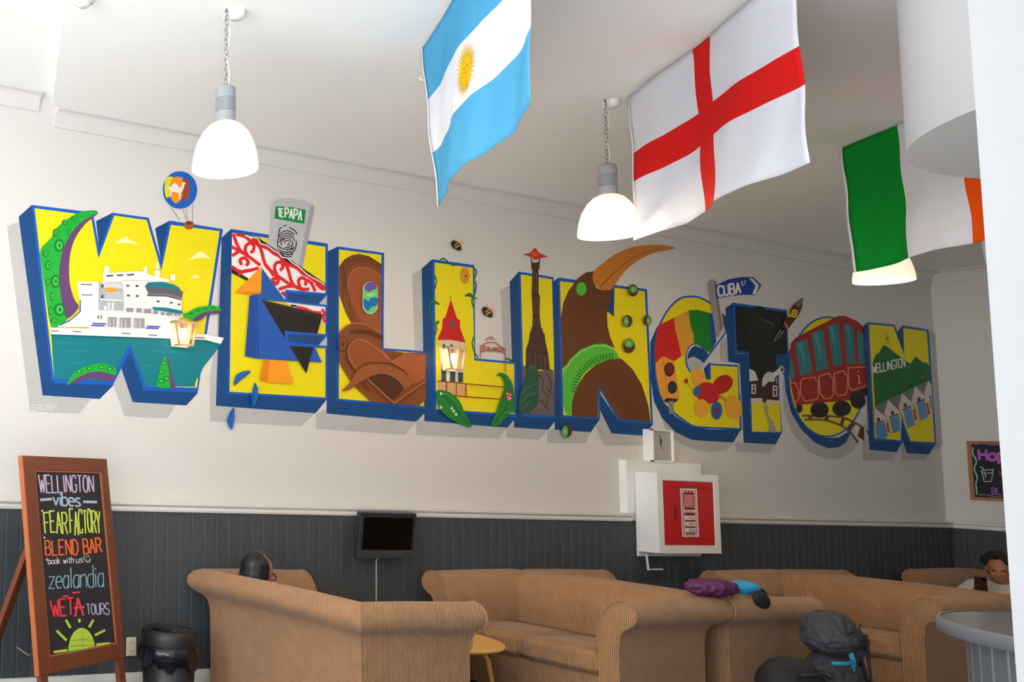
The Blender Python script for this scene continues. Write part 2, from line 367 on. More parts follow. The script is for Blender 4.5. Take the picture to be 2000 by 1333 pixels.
def letter(a, ch, extra): return a.done('painted_letter', mural, 'painted letter %s %s' % (ch, extra))
# ---- W
Art.BASE = 0
a = Art(CR1)
a.poly(SH, '42,190 112,160 250,1190 540,1213 470,1298 178,1286').poly(SH, '718,1030 785,1230 1040,1248 990,1326 738,1314 672,1130')
a.text((204, 205, 204), 'EROSH', '190,1248 330,1240 335,1275 192,1280', 6)
a.poly(BS, '110,132 188,62 322,1115 672,1130 590,1212 252,1190').poly(BS, '772,925 850,1160 1172,1175 1103,1250 785,1230 718,1030')
a.poly(BS, '568,158 668,108 590,340').poly(BS, '918,200 1005,155 960,430')
a.poly(BO, '188,62 500,100 545,112 583,395 665,108 880,138 958,470 1005,155 1320,205 1170,1175 850,1160 772,925 668,1130 322,1118')
a.line(BO, '205,82 480,118 540,138 583,380 677,125 868,152 955,450 1012,180 1300,218 1160,1145 862,1135 768,885 655,1105 320,1092', 30, closed=True)
a.poly(YE, '205,82 480,118 540,138 583,380 677,125 868,152 955,450 1012,180 1300,218 1160,1145 862,1135 768,885 655,1105 320,1092')
for t in ('680,290 720,262 750,250 765,270 790,278 832,302 780,290 740,286', '1115,392 1150,360 1185,335 1215,350 1228,365 1250,382 1200,375 1150,380', '1125,500 1160,474 1175,488 1198,495 1160,494'): a.poly((244, 238, 176), t)
LW = letter(a, 'W', 'filled with a white ferry on teal sea')
b = Art(CR1, lvl=20)
b.poly(TE, '303,828 700,838 1215,850 1190,1010 1165,1140 862,1135 768,885 655,1105 320,1092').poly(TE, '1180,850 1316,876 1270,940 1200,1028 1170,1110')
for t in ('330,880 450,878', '380,930 520,926', '900,930 1050,935', '840,1020 900,1015', '420,1000 500,996', '1060,890 1180,900'): b.line((30, 138, 146), t, 5)
b.poly((228, 206, 30), '1172,1085 1166,1140 1152,1142 1160,1105', 3)
b.done('painted_sea', LW)
b = Art(CR1, lvl=30)
b.poly(GR, '240,325 300,260 330,205 400,145 480,103 560,94 578,110 540,140 470,190 420,260 380,340 360,430 365,560 390,690 400,740 340,785 300,780 270,600 245,420', 3)
b.poly(PU, '578,108 560,130 500,180 440,270 412,380 412,520 440,620 465,670 400,735 375,680 355,560 352,430 375,320 420,235 480,165', 3)
for x, y, rx, ry in ((350, 302, 30, 38), (285, 420, 19, 28), (328, 515, 27, 40), (310, 605, 15, 28), (352, 682, 33, 38), (270, 350, 18, 20), (330, 225, 18, 22), (410, 222, 14, 18), (385, 165, 20, 16), (440, 140, 18, 12), (285, 520, 14, 20), (300, 690, 15, 24), (320, 745, 20, 16)):
    b.ell((10, 116, 38), x, y, rx, ry).ell((52, 196, 76), x+2, y, rx*.62, ry*.66).ell((14, 128, 44), x+3, y, rx*.3, ry*.36)
b.done('painted_tentacle', LW)
for g, p_, su in (('395,1130 420,1080 460,1040 520,1015 600,1002 650,1015 688,1035 680,1070 600,1050 520,1060 450,1095', '395,1132 450,1090 520,1058 600,1050 680,1075 660,1105 590,1098 540,1088 470,1105 420,1125', ((470, 1048), (530, 1030), (600, 1022), (650, 1034))),
                 ('935,1140 935,1080 950,1010 975,958 990,970 1000,1040 1012,1142', '985,960 1000,985 1015,1070 1040,1145 1010,1145 1000,1050', ((955, 1050), (972, 1000), (955, 1105), (985, 1090)))):
    b = Art(CR1, lvl=34); b.poly(GR, g, 3).poly(PU, p_, 3)
    for x, y in su: b.ell((10, 116, 38), x, y, 18, 13).ell((60, 206, 84), x, y, 10, 7)
    b.done('painted_tentacle', LW)
b = Art(CR1, lvl=210)
b.poly(GR, '1080,715 1120,695 1160,672 1210,662 1270,658 1308,685 1230,692 1180,712 1140,742', 3).poly(PU, '1140,745 1180,712 1240,692 1312,688 1290,706 1230,712 1200,735 1170,750', 3)
for x, y in ((1130, 705), (1170, 688), (1215, 676), (1260, 672)): b.ell((10, 128, 40), x, y, 13, 7)
b.done('painted_tentacle', LW)
b = Art(CR1b, lvl=80); FW_ = (233, 232, 230); GY = (158, 160, 166); DK = (74, 76, 82)
b.poly(FW_, '88,320 405,318 412,340 420,760 290,1012 -200,1012 -210,985 -40,935 130,775 125,600 95,450')
b.poly(FW_, '480,190 1060,158 1250,230 1480,280 1500,320 1170,330 1120,385 1200,560 1240,700 1680,760 1715,838 1700,860 1640,880 1750,1120 560,1060 250,1030 415,760 410,340 480,330')
for q in ((500, 85, 575, 195), (1102, 95, 1158, 185), (1272, 130, 1350, 240), (1290, 20, 1330, 135), (1512, 205, 1588, 300)): b.rect(FW_, *q)
b.rect(GY, 1265, 128, 1370, 140)
b.poly((172, 174, 180), '412,340 780,335 800,765 412,755').rect((186, 188, 193), 512, 470, 785, 592).poly((206, 206, 208), '490,345 780,345 785,420 500,410')
b.ell(OR, 597, 442, 92, 38).rect((236, 200, 120), 540, 430, 650, 440).line(WH, '440,592 780,606', 18)
b.rect(WH, 556, 635, 584, 755).rect(WH, 612, 640, 642, 758).ell(WH, 515, 720, 24, 36)
for q in ('535,230 635,224', '692,220 790,216', '845,214 955,210'): b.line(DK, q, 24)
for q in ('140,358 315,362', '155,520 320,522'): b.line(DK, q, 13)
for x, y in ((860, 380), (1000, 382), (868, 530), (1005, 538), (1325, 620), (1525, 640)): b.rect(DK, x-21, y-15, x+21, y+16)
for x, y in ((470, 385), (470, 545)): b.rect(DK, x-18, y-23, x+18, y+23)
b.line((206, 205, 205), '785,300 1170,300', 12).line((200, 200, 202), '790,340 800,700', 8).line((205, 205, 206), '500,325 780,320', 14)
b.poly(TE, '1120,385 1190,325 1400,320 1560,360 1650,410 1668,460 1450,420 1150,396').poly((88, 92, 102), '1130,392 1450,412 1660,446 1705,470 1680,612 1450,552 1170,545 1150,522 1180,490').line((128, 126, 136), '1180,505 1450,512 1690,575', 18)
b.poly(FW_, '1165,540 1450,548 1682,608 1678,765 1450,722 1235,712 1200,600')
for x, y in ((1325, 620), (1525, 640), (1645, 668)): b.rect(DK, x-21, y-14, x+21, y+15)
b.line((205, 205, 205), '1410,570 1415,700', 8).line((205, 205, 205), '1600,620 1590,730', 8)
b.poly(TE, '1230,705 1450,715 1680,760 1712,810 1660,812 1420,772 1250,745')
for q in ((835, 720, 945, 780), (990, 725, 1070, 790), (1105, 735, 1220, 800), (1250, 758, 1320, 815), (1365, 782, 1420, 828), (1445, 792, 1545, 835), (1575, 798, 1610, 842), (1635, 805, 1660, 845)): b.rect((142, 143, 148), *q)
for x0, y0, x1, y1 in ((555, 860, 685, 1010), (735, 870, 905, 1020), (955, 880, 1115, 1025)):
    b.rect((146, 146, 152), x0, y0, x1, y1)
    for k in range(2): b.rect((186, 188, 192), x0+18+k*62, y0+26, x0+40+k*62, y1)
for q in ('320,957 530,962', '295,988 505,992', '1150,1000 1355,1008', '1140,1028 1330,1034'): b.line((44, 62, 170), q, 18)
b.line((44, 62, 170), '132,600 132,772 -20,905 -190,990', 16)
for x in (405, 452): b.rect(DK, x-8, 835, x+8, 888)
b.at(*CR1); b.poly((236, 235, 232), '300,788 700,800 1040,822 1215,828 1326,850 1306,886 1215,862 700,842 302,828')
for q in ('305,808 350,808', '430,812 480,814', '720,822 772,826', '878,832 930,836', '1160,848 1210,850'): b.line((96, 96, 98), q, 6)
b.done('painted_ferry', LW)
b = Art(CRbal, lvl=40)
b.ell((12, 96, 190), 490, 488, 320, 350).poly((228, 214, 34), '240,255 360,250 350,330 300,420 300,600 240,630 205,520 210,380', 2).poly((240, 146, 20), '350,258 540,262 560,420 520,640 410,745 330,650 300,560 320,400', 2).poly((150, 72, 42), '545,280 640,300 672,420 660,600 600,705 530,640 545,420', 2)
b.poly((238, 226, 222), '280,450 320,420 350,375 405,362 450,400 480,445 510,440 530,400 540,345 570,342 605,372 575,385 560,460 530,520 505,545 492,670 470,660 468,545 400,530 345,520 318,620 302,620 312,520 296,480', 0)
for q in ('310,790 490,1055', '545,840 605,1055', '602,840 635,1055', '728,755 722,1070'): b.line((110, 84, 70), q, 7)
b.ell((170, 86, 36), 660, 1145, 95, 82).ell((122, 52, 26), 655, 1100, 66, 34)
b.done('painted_balloon', LW, 'painted blue hot-air balloon with a white camel and a basket')
# ---- E
Art.BASE = 12.5
a = Art(CR2)
a.poly(SH, '44,440 66,300 40,1175 570,1215 495,1286 0,1258 0,1010 38,800')
a.poly(BS, '64,262 115,215 100,1110 635,1140 572,1216 32,1175').poly(BO, '115,215 640,295 635,1142 98,1112').poly(YE, '120,236 626,312 626,1130 107,1098')
LE = letter(a, 'E', 'with a folded-paper bird in front')
b = Art(CR2, lvl=10)
b.poly((188, 190, 194), '318,264 335,75 362,55 430,48 505,58 562,85 565,108 502,430 300,320').poly((162, 163, 168), '545,95 562,85 565,108 502,430 480,415')
b.poly((14, 138, 52), '356,92 440,96 520,112 512,188 350,158')
b.at(*CR2b).text(WH, 'TE', '600,146 655,150 658,236 606,230', 14, .2).text(WH, 'PAPA', '678,140 855,165 845,272 675,240', 15, .4)
for k in range(5):
    rx, ry = 22+19*k, 26+25*k
    for a0, a1 in (((200, 350), (20, 120)) if k % 2 else ((160, 320), (-10, 90))):
        b.line(BK, [(695+rx*math.cos(math.radians(t)), 505+ry*math.sin(math.radians(t))) for t in range(a0, a1+1, 10) if 505+ry*math.sin(math.radians(t)) < 660], 10)
for q in ('610,540 640,560 700,575 760,560', '600,570 660,600 740,600', '620,600 690,625 760,620', '650,640 700,650 750,640', '605,440 620,360 640,345', '660,330 690,318', '720,340 780,380 800,415', '610,500 640,470 670,462'): b.line(BK, q, 10, sm=3)
b.done('painted_museum_pillar', LE, 'painted grey pillar with green TE PAPA sign and thumbprint')
b = Art(CR2, lvl=60); RD = (222, 30, 36); KW = (240, 238, 236)
b.poly(KW, '120,240 240,258 626,528 626,735 560,705 118,438').poly(BK, '205,250 262,262 626,512 626,545 400,390 250,285').poly(BK, '118,430 210,484 200,496 118,454')
b.at(*CR2b)
for q in ('135,410 200,570 290,640 420,740', '120,545 200,590 290,640', '125,640 200,590', '120,750 200,800 300,795 400,765', '290,640 262,590 270,535 315,508 352,535 342,590 312,602', '350,490 420,560 470,730 560,820 700,920 760,960',
          '165,415 260,440 310,480 380,485 430,535 500,565 560,615 620,645 650,690 720,735 800,765 860,825 930,855 980,900 1090,975', '590,835 566,765 582,718 632,706 654,755 622,792', '650,700 700,760 740,900 780,960',
          '830,962 815,900 850,868 894,896 884,950', '900,890 950,925 990,1010', '222,735 208,680 258,662 294,708 270,742', '190,835 250,800 310,790', '540,870 580,935 606,892 560,862', '610,990 690,962 770,958 860,985', '640,1020 690,1055', '790,965 850,990 930,985', '470,730 520,790 560,850', '1000,930 1050,975 1090,990'):
    b.line(RD, q, 34, sm=3)
b.at(*CR2).line(RD, '470,640 520,650 560,668 604,670', 17, sm=2).line(RD, '606,650 620,668 616,700 624,725', 14, sm=2).line(BK, '440,630 470,634', 10)
b.at(*CR2b)
b.line(KW, '262,430 330,448 395,462 420,512 480,528 530,562 565,590 612,612 640,652 700,664 740,704 795,738 850,782 905,832 970,872 1030,902 1090,946', 11, sm=2)
b.done('painted_scroll_band', LE, 'painted red and white koru scroll band')
b = Art(CR2, lvl=116)
b.poly((20, 86, 172), '283,428 415,612 280,600 405,800 520,850 570,858 608,940 245,918 190,905 215,580 245,570 278,566').poly((14, 70, 150), '215,580 243,572 250,917 190,905').line((12, 62, 136), '252,575 262,915', 7)
b.poly(OR, '135,560 280,418 278,562').poly((226, 130, 20), '135,560 278,552 278,566 215,572').poly(BK, '280,598 612,680 522,1000').poly((40, 40, 44), '280,598 612,680 600,700 300,612')
b.poly(OR, '292,925 415,930 452,1056 310,1048').poly((224, 132, 22), '290,925 325,928 310,1048 270,1032')
b.done('painted_paper_bird', LE, 'painted origami bird of blue, black and orange')
for y0 in (545, 768):
    d = y0-545; s_ = d*.01; b = Art(CR2, lvl=140)
    b.poly(BO, [(408-s_, y0), (640, y0+20), (640, y0+94), (408-s_, y0+66+d*.06)]).poly(BS, [(424, y0+17), (626, y0+28), (585, y0+77), (424, y0+60)]).poly(SH, [(634, y0+30), (634, y0+82), (592, y0+78)])
    b.done('painted_bar_gap', LE)
for q in ('130,1066 138,1015 175,990 222,986 198,1012 160,1036', '245,1050 262,1090 255,1150 230,1182 228,1110 236,1070', '130,1185 132,1255 118,1306 95,1270 102,1222'):
    b = Art(CR2, lvl=150); b.poly((30, 96, 176), q, 3); p_ = P2(q); b.line((14, 60, 120), [p_[0], p_[3]], 4); b.done('painted_feather', LE)
# ---- L (carving)
Art.BASE = 0
a = Art(CR2)
a.poly(SH, '575,1222 632,1190 632,1216 1120,1260 1056,1333 575,1300')
a.poly(BS, '640,336 695,310 690,1145 1187,1192 1120,1262 632,1217').poly(BO, '695,310 945,345 942,862 1187,880 1187,1193 688,1146').poly(YE, '700,326 930,356 928,872 1173,892 1173,1178 700,1136')
L1 = letter(a, 'L', 'filled with a brown wood carving')
b = Art(CR2c, lvl=10); B2 = (150, 82, 40); B3 = (96, 50, 24); B4 = (176, 104, 58)
b.poly(BR, '88,168 130,110 190,75 250,65 330,85 424,148 424,700 350,650 260,615 185,615 140,530 100,420 88,380').poly(B2, '165,330 165,250 200,195 270,175 350,195 424,245 424,690 330,620 265,600 220,530 180,430', 0)
b.line(B4, '165,450 160,330 168,250 205,192 270,172 350,192 424,242', 8, sm=2).line(B3, '128,470 118,330 135,230 180,160 250,125 340,135 424,185', 6, sm=2)
for k in range(34):
    t = k/33
    if t < .55: u = t/.55; x = 95+45*max(0, u-.4)*1.6; y = 560-400*u if u < 1 else 160; x = 96+(1-u)*75; b.line(B3, [(x, y), (x+22, y-14), (x+26, y+6)], 5)
    else: u = (t-.55)/.45; x = 120+290*u; y = 130-60*math.sin(u*2.6)+u*u*40; b.line(B3, [(x, y), (x+16, y+22), (x+26, y+10)], 5)
b.poly(BR, '88,690 130,645 190,615 270,615 340,640 424,690 424,820 600,845 774,850 774,1215 720,1262 520,1250 336,1230 210,1110 170,1060 110,960 88,920')
b.line(B4, '90,690 130,646 190,616 270,614 340,640 422,688', 9, sm=2)
for k in range(20):
    u = k/19; x = 165+250*u; y = 700-45*math.sin(u*2.4)+u*75; b.line(B3, [(x, y), (x+20, y-16), (x+8, y-34)], 7); b.line(B3, [(120+u*180, 880+u*260), (140+u*180, 872+u*260), (150+u*182, 890+u*262)], 6)
b.poly((142, 76, 38), '165,830 180,780 230,745 300,755 400,820 500,920 330,920 260,940 220,975 180,920', 2).line(B4, '225,975 180,915 162,830 180,778 230,742 300,752 400,818 505,920', 9, sm=2)
b.poly((164, 82, 40), '500,922 620,852 770,862 770,1050 690,1092 600,980 520,938').line(B4, '424,820 505,920 612,850', 10)
b.poly((76, 38, 18), '320,1050 420,1012 510,1040 592,1122 562,1180 525,1216 430,1150').poly(B2, '110,1145 170,1090 230,990 300,950 400,935 500,950 600,1000 682,1080 600,1130 560,1070 500,1030 420,1010 320,1040 240,1090 160,1140', 2)
b.line(B3, '160,1140 240,1092 320,1042 420,1012 500,1032 560,1072 600,1130', 6, sm=2).line(B4, '310,1050 525,1245 772,1070', 11).ell(B3, 120, 775, 36, 62).ell(BR, 120, 775, 28, 52).ell(B3, 120, 775, 14, 28)
for k in range(9): b.line(B3, [(330+k*20, 1110+k*17), (345+k*20, 1104+k*17)], 6); b.line(B3, [(560+k*24, 1225-k*17), (572+k*24, 1250-k*17)], 7)
b.done('painted_wood_carving', L1)
b = Art(CR2c, lvl=110); cap = [(335+60*math.cos(t)*1.0, (350 if math.sin(t) < 0 else 475)+66*math.sin(t)) for t in (2*math.pi*k/28 for k in range(28))]
b.poly((196, 206, 196), cap).poly((104, 204, 120), [(335+(x-335)*.9, 412+(y-412)*.95) for x, y in cap]).poly((112, 78, 160), '290,330 310,295 345,288 375,300 388,340 360,345 330,365 300,352', 2).poly((18, 112, 186), '280,430 300,420 320,440 340,415 392,410 390,470 360,480 340,490 320,515 290,490', 2)
b.poly((150, 226, 150), '300,385 340,375 385,380 360,395 320,400', 2)
b.done('painted_shell_inlay', L1, 'painted green and blue shell oval')
# ---- L (gardens)
Art.BASE = 12.5
a = Art(CR3)
a.poly(SH, '18,302 76,272 84,780 32,776').poly(SH, '40,1215 92,1195 92,1216 605,1257 553,1326 40,1302')
a.poly(BS, '75,270 140,212 152,1150 664,1192 605,1257 92,1216').poly(BO, '140,212 402,248 407,826 662,850 664,1193 150,1152').poly(YE, '155,232 392,265 400,840 648,862 650,1174 165,1140')
L2 = letter(a, 'L', 'with a red-roofed tower and green leaves')
b = Art(CR3, lvl=10); VG = (20, 112, 62)
for q in ('155,310 166,350 155,400', '132,478 122,540 148,600 168,640 155,690', '396,265 416,290 400,340 414,370 402,430 386,470 400,520', '400,690 388,740 408,800 425,822', '190,216 210,207 238,226', '250,236 270,250 300,242', '596,838 612,828 640,860'): b.line(VG, q, 9, sm=3)
for q in ('118,474 150,462 190,495 150,488', '160,610 170,594 186,596 172,620', '338,440 372,420 394,436 425,462 390,452 360,442'): b.poly(VG, q, 2)
b.done('painted_vine', L2)
b = Art(CR3, lvl=22); b.ell((222, 160, 44), 342, 312, 31, 53)
for k in range(6): b.line((186, 118, 32), [(316+3*abs(k-2.5), 275+k*15), (368-3*abs(k-2.5), 278+k*15)], 4)
b.ell((120, 70, 20), 350, 318, 6, 8); b.done('painted_beehive', L2)
b = Art(CR3b, lvl=22); CM = (226, 206, 180); DT = (34, 70, 76)
b.poly(CM, '140,508 240,492 370,522 355,892 150,880')
for q in ('152,880 156,562 176,528 196,562 198,882', '222,575 248,530 274,575', '308,585 325,555 342,585', '232,790 282,794 282,888 232,885', '308,798 355,800 354,892 308,890'): b.poly(DT, q)
b.poly((196, 20, 26), '240,122 300,300 328,312 325,380 378,522 240,497 115,497 160,390 165,295 188,295').line((150, 12, 18), '165,380 240,372 325,384', 6).poly((70, 84, 96), '228,375 230,335 250,308 268,335 270,380').line((120, 110, 80), '240,85 240,130', 6)
b.poly((222, 184, 118), '120,890 385,905 385,1028 300,1020 205,985 125,960')
for k in range(13): b.line((190, 120, 80), [(130+k*20, 905+k*1.2), (130+k*20, 965+k*4.5)], 4)
for q in ('115,880 385,905 742,937', '205,1008 390,1027 700,1048', '200,880 200,990', '292,888 292,1022', '383,903 383,1030'): b.line((160, 32, 26), q, 9)
for k in range(18): b.line((196, 150, 30), [(400+k*17, 925+k*1.5), (402+k*17, 940+k*1.5)], 4)
b.done('painted_tower_house', L2, 'painted tower house with a pointed red roof and balcony')
b = Art(CR3b, lvl=118); b.poly((26, 122, 48), '105,978 150,962 230,985 300,1040 340,1100 370,1180 442,1300 380,1302 290,1260 200,1210 130,1130 106,1060', 2).line((16, 86, 36), '120,990 220,1060 300,1150 400,1290', 9, sm=2).line((60, 160, 84), '140,985 240,1020 320,1110', 8, sm=2)
for x, y in ((150, 998), (150, 1125), (268, 1160), (250, 1135), (290, 1190)): b.ell((206, 226, 206), x, y, 11, 14)
b.done('painted_leaf', L2)
b = Art(CR3b, lvl=118); b.poly((26, 122, 48), '662,838 690,803 745,812 795,865 825,950 838,1165 790,1170 750,1230 680,1292 612,1290 650,1200 690,1080 735,950 730,880 705,835 680,832', 2).line((16, 86, 36), '700,815 775,900 790,1000 760,1120 640,1270', 9, sm=2).line((70, 160, 80), '690,1240 760,1160 820,1160', 6)
b.ell((206, 32, 30), 781, 1022, 29, 40)
for x, y in ((770, 1000), (792, 1010), (775, 1030), (795, 1040), (782, 1052)): b.ell(WH, x, y, 6, 8)
b.done('painted_leaf', L2, 'painted green curling leaf with a red spotted beetle')
b = Art(CR3b, lvl=80); RB = (176, 84, 58)
for q, w_ in (('517,545 517,662', 8), ('745,570 749,800', 8), ('515,560 580,520 650,522 745,585', 9), ('520,612 600,588 650,590 740,625', 7), ('560,500 590,480 620,470 640,490 600,492', 9), ('640,490 660,500', 6)): b.line(RB, q, w_)
b.text(RB, 'ZEALANDIA', '526,552 735,572 735,612 526,600', 7, .25); b.done('painted_garden_sign', L2, 'painted arched sign reading ZEALANDIA')
for cr, x, y, f in ((CR3, 290, 122, 1), (CR3, 483, 535, 1.05)):
    b = Art(cr, lvl=90); b.poly((222, 206, 186), [(x+dx*f, y+dy*f) for dx, dy in ((-5, -50), (15, -58), (28, -20), (8, -8))]).poly((214, 192, 170), [(x+dx*f, y+dy*f) for dx, dy in ((15, -30), (40, -15), (50, 0), (15, 8))])
    b.ell(BK, x-12*f, y, 18*f, 28*f, -20).ell((40, 30, 20), x+8*f, y+8*f, 20*f, 30*f, -25).line((222, 172, 50), [(x-8*f, y+20*f), (x+20*f, y+2*f)], 8*f).line((222, 172, 50), [(x-2*f, y-22*f), (x+8*f, y-26*f)], 7*f).line((222, 172, 50), [(x-14*f, y+6*f), (x+14*f, y-14*f)], 7*f)
    b.poly(BK, [(x+10*f, y+22*f), (x+38*f, y+26*f), (x+20*f, y+36*f)]); b.done('painted_bee', L2)
# ---- I
Art.BASE = 0
a = Art(CR3)
a.poly(SH, '563,402 624,372 640,850 662,850 650,838 582,822').poly(SH, '602,1240 648,1225 650,1256 860,1270 804,1332 600,1318')
a.poly(BS, '620,352 678,288 702,1188 918,1195 860,1270 648,1256').poly(BO, '678,288 892,322 918,1196 700,1188').poly(YE, '690,306 882,336 906,1182 712,1172')
LI = letter(a, 'I', 'with a dark stepped tower on rocks')
b = Art(CR3, lvl=10)
b.poly((104, 92, 92), '700,870 740,880 790,910 870,892 892,900 906,1182 712,1172 706,1000')
for q in ('800,930 830,960 820,1020 860,1060 850,1130', '850,920 880,980 870,1040', '760,1100 820,1090 860,1150', '840,1000 890,1060', '800,1050 780,1130'): b.line((62, 52, 54), q, 7)
b.done('painted_rocks', LI)
b = Art(CR3, lvl=26); TB = (72, 48, 40)
b.poly(TB, '763,262 800,262 800,430 808,440 806,560 816,640 838,680 842,720 860,800 870,900 720,892 722,770 740,720 745,670 760,640 765,560 757,430').poly(TB, '748,192 756,246 752,272 808,272 806,246 812,192 796,232 764,232')
for q in ('765,430 806,434', '760,560 808,564', '750,640 828,646', '745,680 838,690', '738,722 842,730', '724,772 858,800'): b.line((44, 28, 24), q, 6)
for x0, y0, x1, y1 in ((772, 290, 772, 420), (786, 290, 788, 420), (778, 450, 776, 550), (792, 450, 794, 550), (775, 570, 770, 630), (795, 570, 800, 630), (750, 800, 742, 885), (780, 800, 778, 890), (810, 805, 815, 895), (835, 810, 845, 895)): b.line((110, 82, 74), [(x0, y0), (x1, y1)], 5)
b.poly((206, 44, 30), '700,178 745,174 778,140 805,174 858,195 812,206 780,216 752,198').poly((226, 90, 40), '750,184 778,160 800,186 780,200')
b.done('painted_dark_tower', LI, 'painted dark brown tower with a red tip')
b = Art(CR3, lvl=78); b.poly((34, 84, 58), '735,872 765,864 795,880 800,1000 795,1080 760,1150 720,1165 676,1160 680,1070 705,980 728,930', 2)
for q in ('700,1050 740,1000 790,980', '690,1100 740,1050 790,1040', '700,1140 750,1090', '745,900 760,880 780,890'): b.line((58, 118, 84), q, 6)
b.done('painted_parrot', LI)
# ---- N (kiwi)
Art.BASE = 12.5
a = Art(CR4)
a.poly(SH, '290,1245 336,1225 336,1234 565,1251 530,1320 290,1318').poly(SH, '612,1100 697,1257 912,1273 905,1333 650,1333 585,1195')
a.poly(BS, '328,292 365,268 386,1158 622,1168 565,1251 336,1234').poly(BS, '612,985 740,1178 960,1198 912,1274 697,1258 612,1085').poly(BO, '365,268 520,290 712,520 710,315 922,342 960,1200 738,1180 612,950 622,1168 385,1158').line(BO, '370,290 520,310 712,520 716,332 908,356 946,1186 745,1162 615,940 610,1152 392,1142', 26, closed=True).poly(YE, '370,290 520,310 712,520 716,332 908,356 946,1186 745,1162 615,940 610,1152 392,1142').poly(BS, '690,385 712,318 713,516 668,480')
LN = letter(a, 'N', 'with a brown kiwi bird whose orange beak sticks out')
b = Art(CR4, lvl=12); KB = (104, 58, 26)
b.poly(KB, '582,228 535,235 480,275 425,350 390,430 376,520 385,850 430,800 500,730 590,695 680,700 718,715 690,650 672,580 668,500 690,400 702,335 650,350 600,335 580,290')
b.poly(KB, '444,1152 445,1060 470,970 530,880 600,820 690,786 760,784 830,850 890,950 930,1080 944,1187 745,1166 615,955 608,1157')
rk = random.Random(3)
for k in range(60):
    x, y = rk.uniform(400, 650), rk.uniform(330, 680); b.line((86, 46, 20) if k % 2 else (122, 72, 34), [(x, y), (x+6, y+26)], 3, up=False)
for k in range(70):
    x, y = rk.uniform(640, 900), rk.uniform(850, 1130)
    if y > 700+(x-640)*.9+60: b.line((86, 46, 20) if k % 2 else (122, 72, 34), [(x, y), (x+4, y+26)], 3, up=False)
b.poly((86, 188, 56), '388,862 430,790 500,725 590,690 660,688 712,720 752,784 690,786 600,820 530,870 480,940 450,1030 440,1152 405,1130 388,1060')
b.line((150, 214, 110), '396,870 436,800 505,736 592,702 660,700 708,728', 7)
for k in range(20):
    u = k/19; t = math.radians(185+u*88); cx, cy = 690, 1010
    x0, y0 = cx+250*math.cos(t), cy+262*math.sin(t); x1, y1 = cx+208*math.cos(t), cy+222*math.sin(t); b.line((36, 128, 38), [(x0, y0), (x1, y1)], 9, up=False)
b.poly((206, 126, 44), '582,232 640,180 720,120 830,75 950,60 1040,65 1105,80 1040,95 940,120 850,170 780,230 720,310 690,345 650,348 600,325 580,290', 2).line((120, 66, 24), '625,325 690,262 740,212 860,125 1000,82', (7, 2), sm=2)
b.ell((78, 196, 52), 505, 340, 32, 43)
b.done('painted_kiwi_bird', LN)
for x, y, r, dx, dy in ((835, 350, 31, 0, -6), (798, 545, 31, -8, 2), (925, 540, 26, 8, 2), (808, 702, 37, 0, -16), (412, 1242, 34, -10, 4)):
    b = Art(CR4, lvl=170); b.ell((86, 52, 32), x, y, r, r*1.25).ell((92, 176, 90), x+dx, y+dy, r*.8 if dx == 0 else r*.55, r*.7 if dx == 0 else r*1.05).ell((168, 206, 150), x+dx, y+dy, r*.25, r*.3); b.done('painted_kiwifruit', LN)
# ---- G
Art.BASE = 0
a = Art(CR5b)
GF = '80,560 88,425 132,280 205,150 300,62 395,42 480,54 578,106 600,200 618,430 545,548 480,470 430,455 382,480 355,555 362,640 395,700 530,758 562,755 560,632 808,648 828,1192 560,1182 420,1168 330,1112 240,1042 150,950 95,760'
_o = catmull(P2('80,560 88,425 132,280 205,150 300,62 395,42 480,54 578,106'), False, 5); _i = catmull(P2('545,548 480,470 430,455 382,480 355,555 362,640 395,700'), False, 5); _b = catmull(P2('560,1182 420,1168 330,1112 240,1042 150,950 95,760 80,560'), False, 5)
GF = _o+P2('600,200 618,430')+_i+P2('530,758 562,755 560,632 808,648 828,1192')+_b[:-1]
a.poly(SH, '60,900 150,1100 260,1215 400,1285 540,1296 765,1310 700,1380 560,1395 430,1375 300,1320 200,1240').poly(SH, '368,585 420,563 470,590 505,625 515,655 480,665 440,665 400,695 372,645')
a.poly(BS, '45,440 110,290 82,520 85,760 150,960 260,1080 400,1172 560,1196 832,1198 765,1310 540,1297 400,1287 260,1217 150,1102 75,952 50,750', 0).poly(BS, '366,585 372,540 400,490 440,468 500,500 548,556 508,618 470,590 420,563').poly(BS, '508,668 560,612 566,756 528,756')
a.poly(YE, GF).line(BO, _i, 14).line(BO, P2('530,758 562,755 560,630 810,646 830,1194')+_b+_o, 16).line((190, 204, 216), '812,632 826,900', 8)
a.poly((76, 52, 122), '668,182 702,215 748,292 700,352 680,280').line(BO, '505,620 620,460 748,292', 13)
LG = letter(a, 'G', 'with rainbow stripes and a street sign post')
b = Art(CR5b, lvl=24)
b.poly((204, 30, 26), '108,300 250,225 265,330 290,440 314,560 250,605 160,560 88,622 82,500').poly((226, 160, 46), '250,225 378,164 388,300 422,400 415,452 372,482 352,560 314,560 290,440 262,330').poly((22, 130, 30), '378,162 460,158 558,185 582,360 572,520 542,524 480,468 425,452 422,380 392,290').poly((26, 84, 158), '555,185 590,192 618,430 575,512 572,400')
b.done('painted_rainbow', LG)
b = Art(CR5b, lvl=34); b.poly((234, 156, 52), '90,622 150,560 250,605 300,930 160,950 92,692').line((190, 116, 34), '150,560 172,700 190,930', 5)
b.ell((60, 28, 20), 210, 676, 44, 62).ell((120, 34, 26), 212, 672, 32, 48).ell((30, 36, 34), 236, 832, 40, 56).ell((40, 62, 56), 238, 828, 26, 40).poly((48, 40, 36), '158,950 190,922 292,934 262,962 200,968').line((134, 136, 138), '222,950 232,1062', 42)
b.done('painted_traffic_signal', LG)
b = Art(CR5b, lvl=54); YW_ = (238, 172, 48)
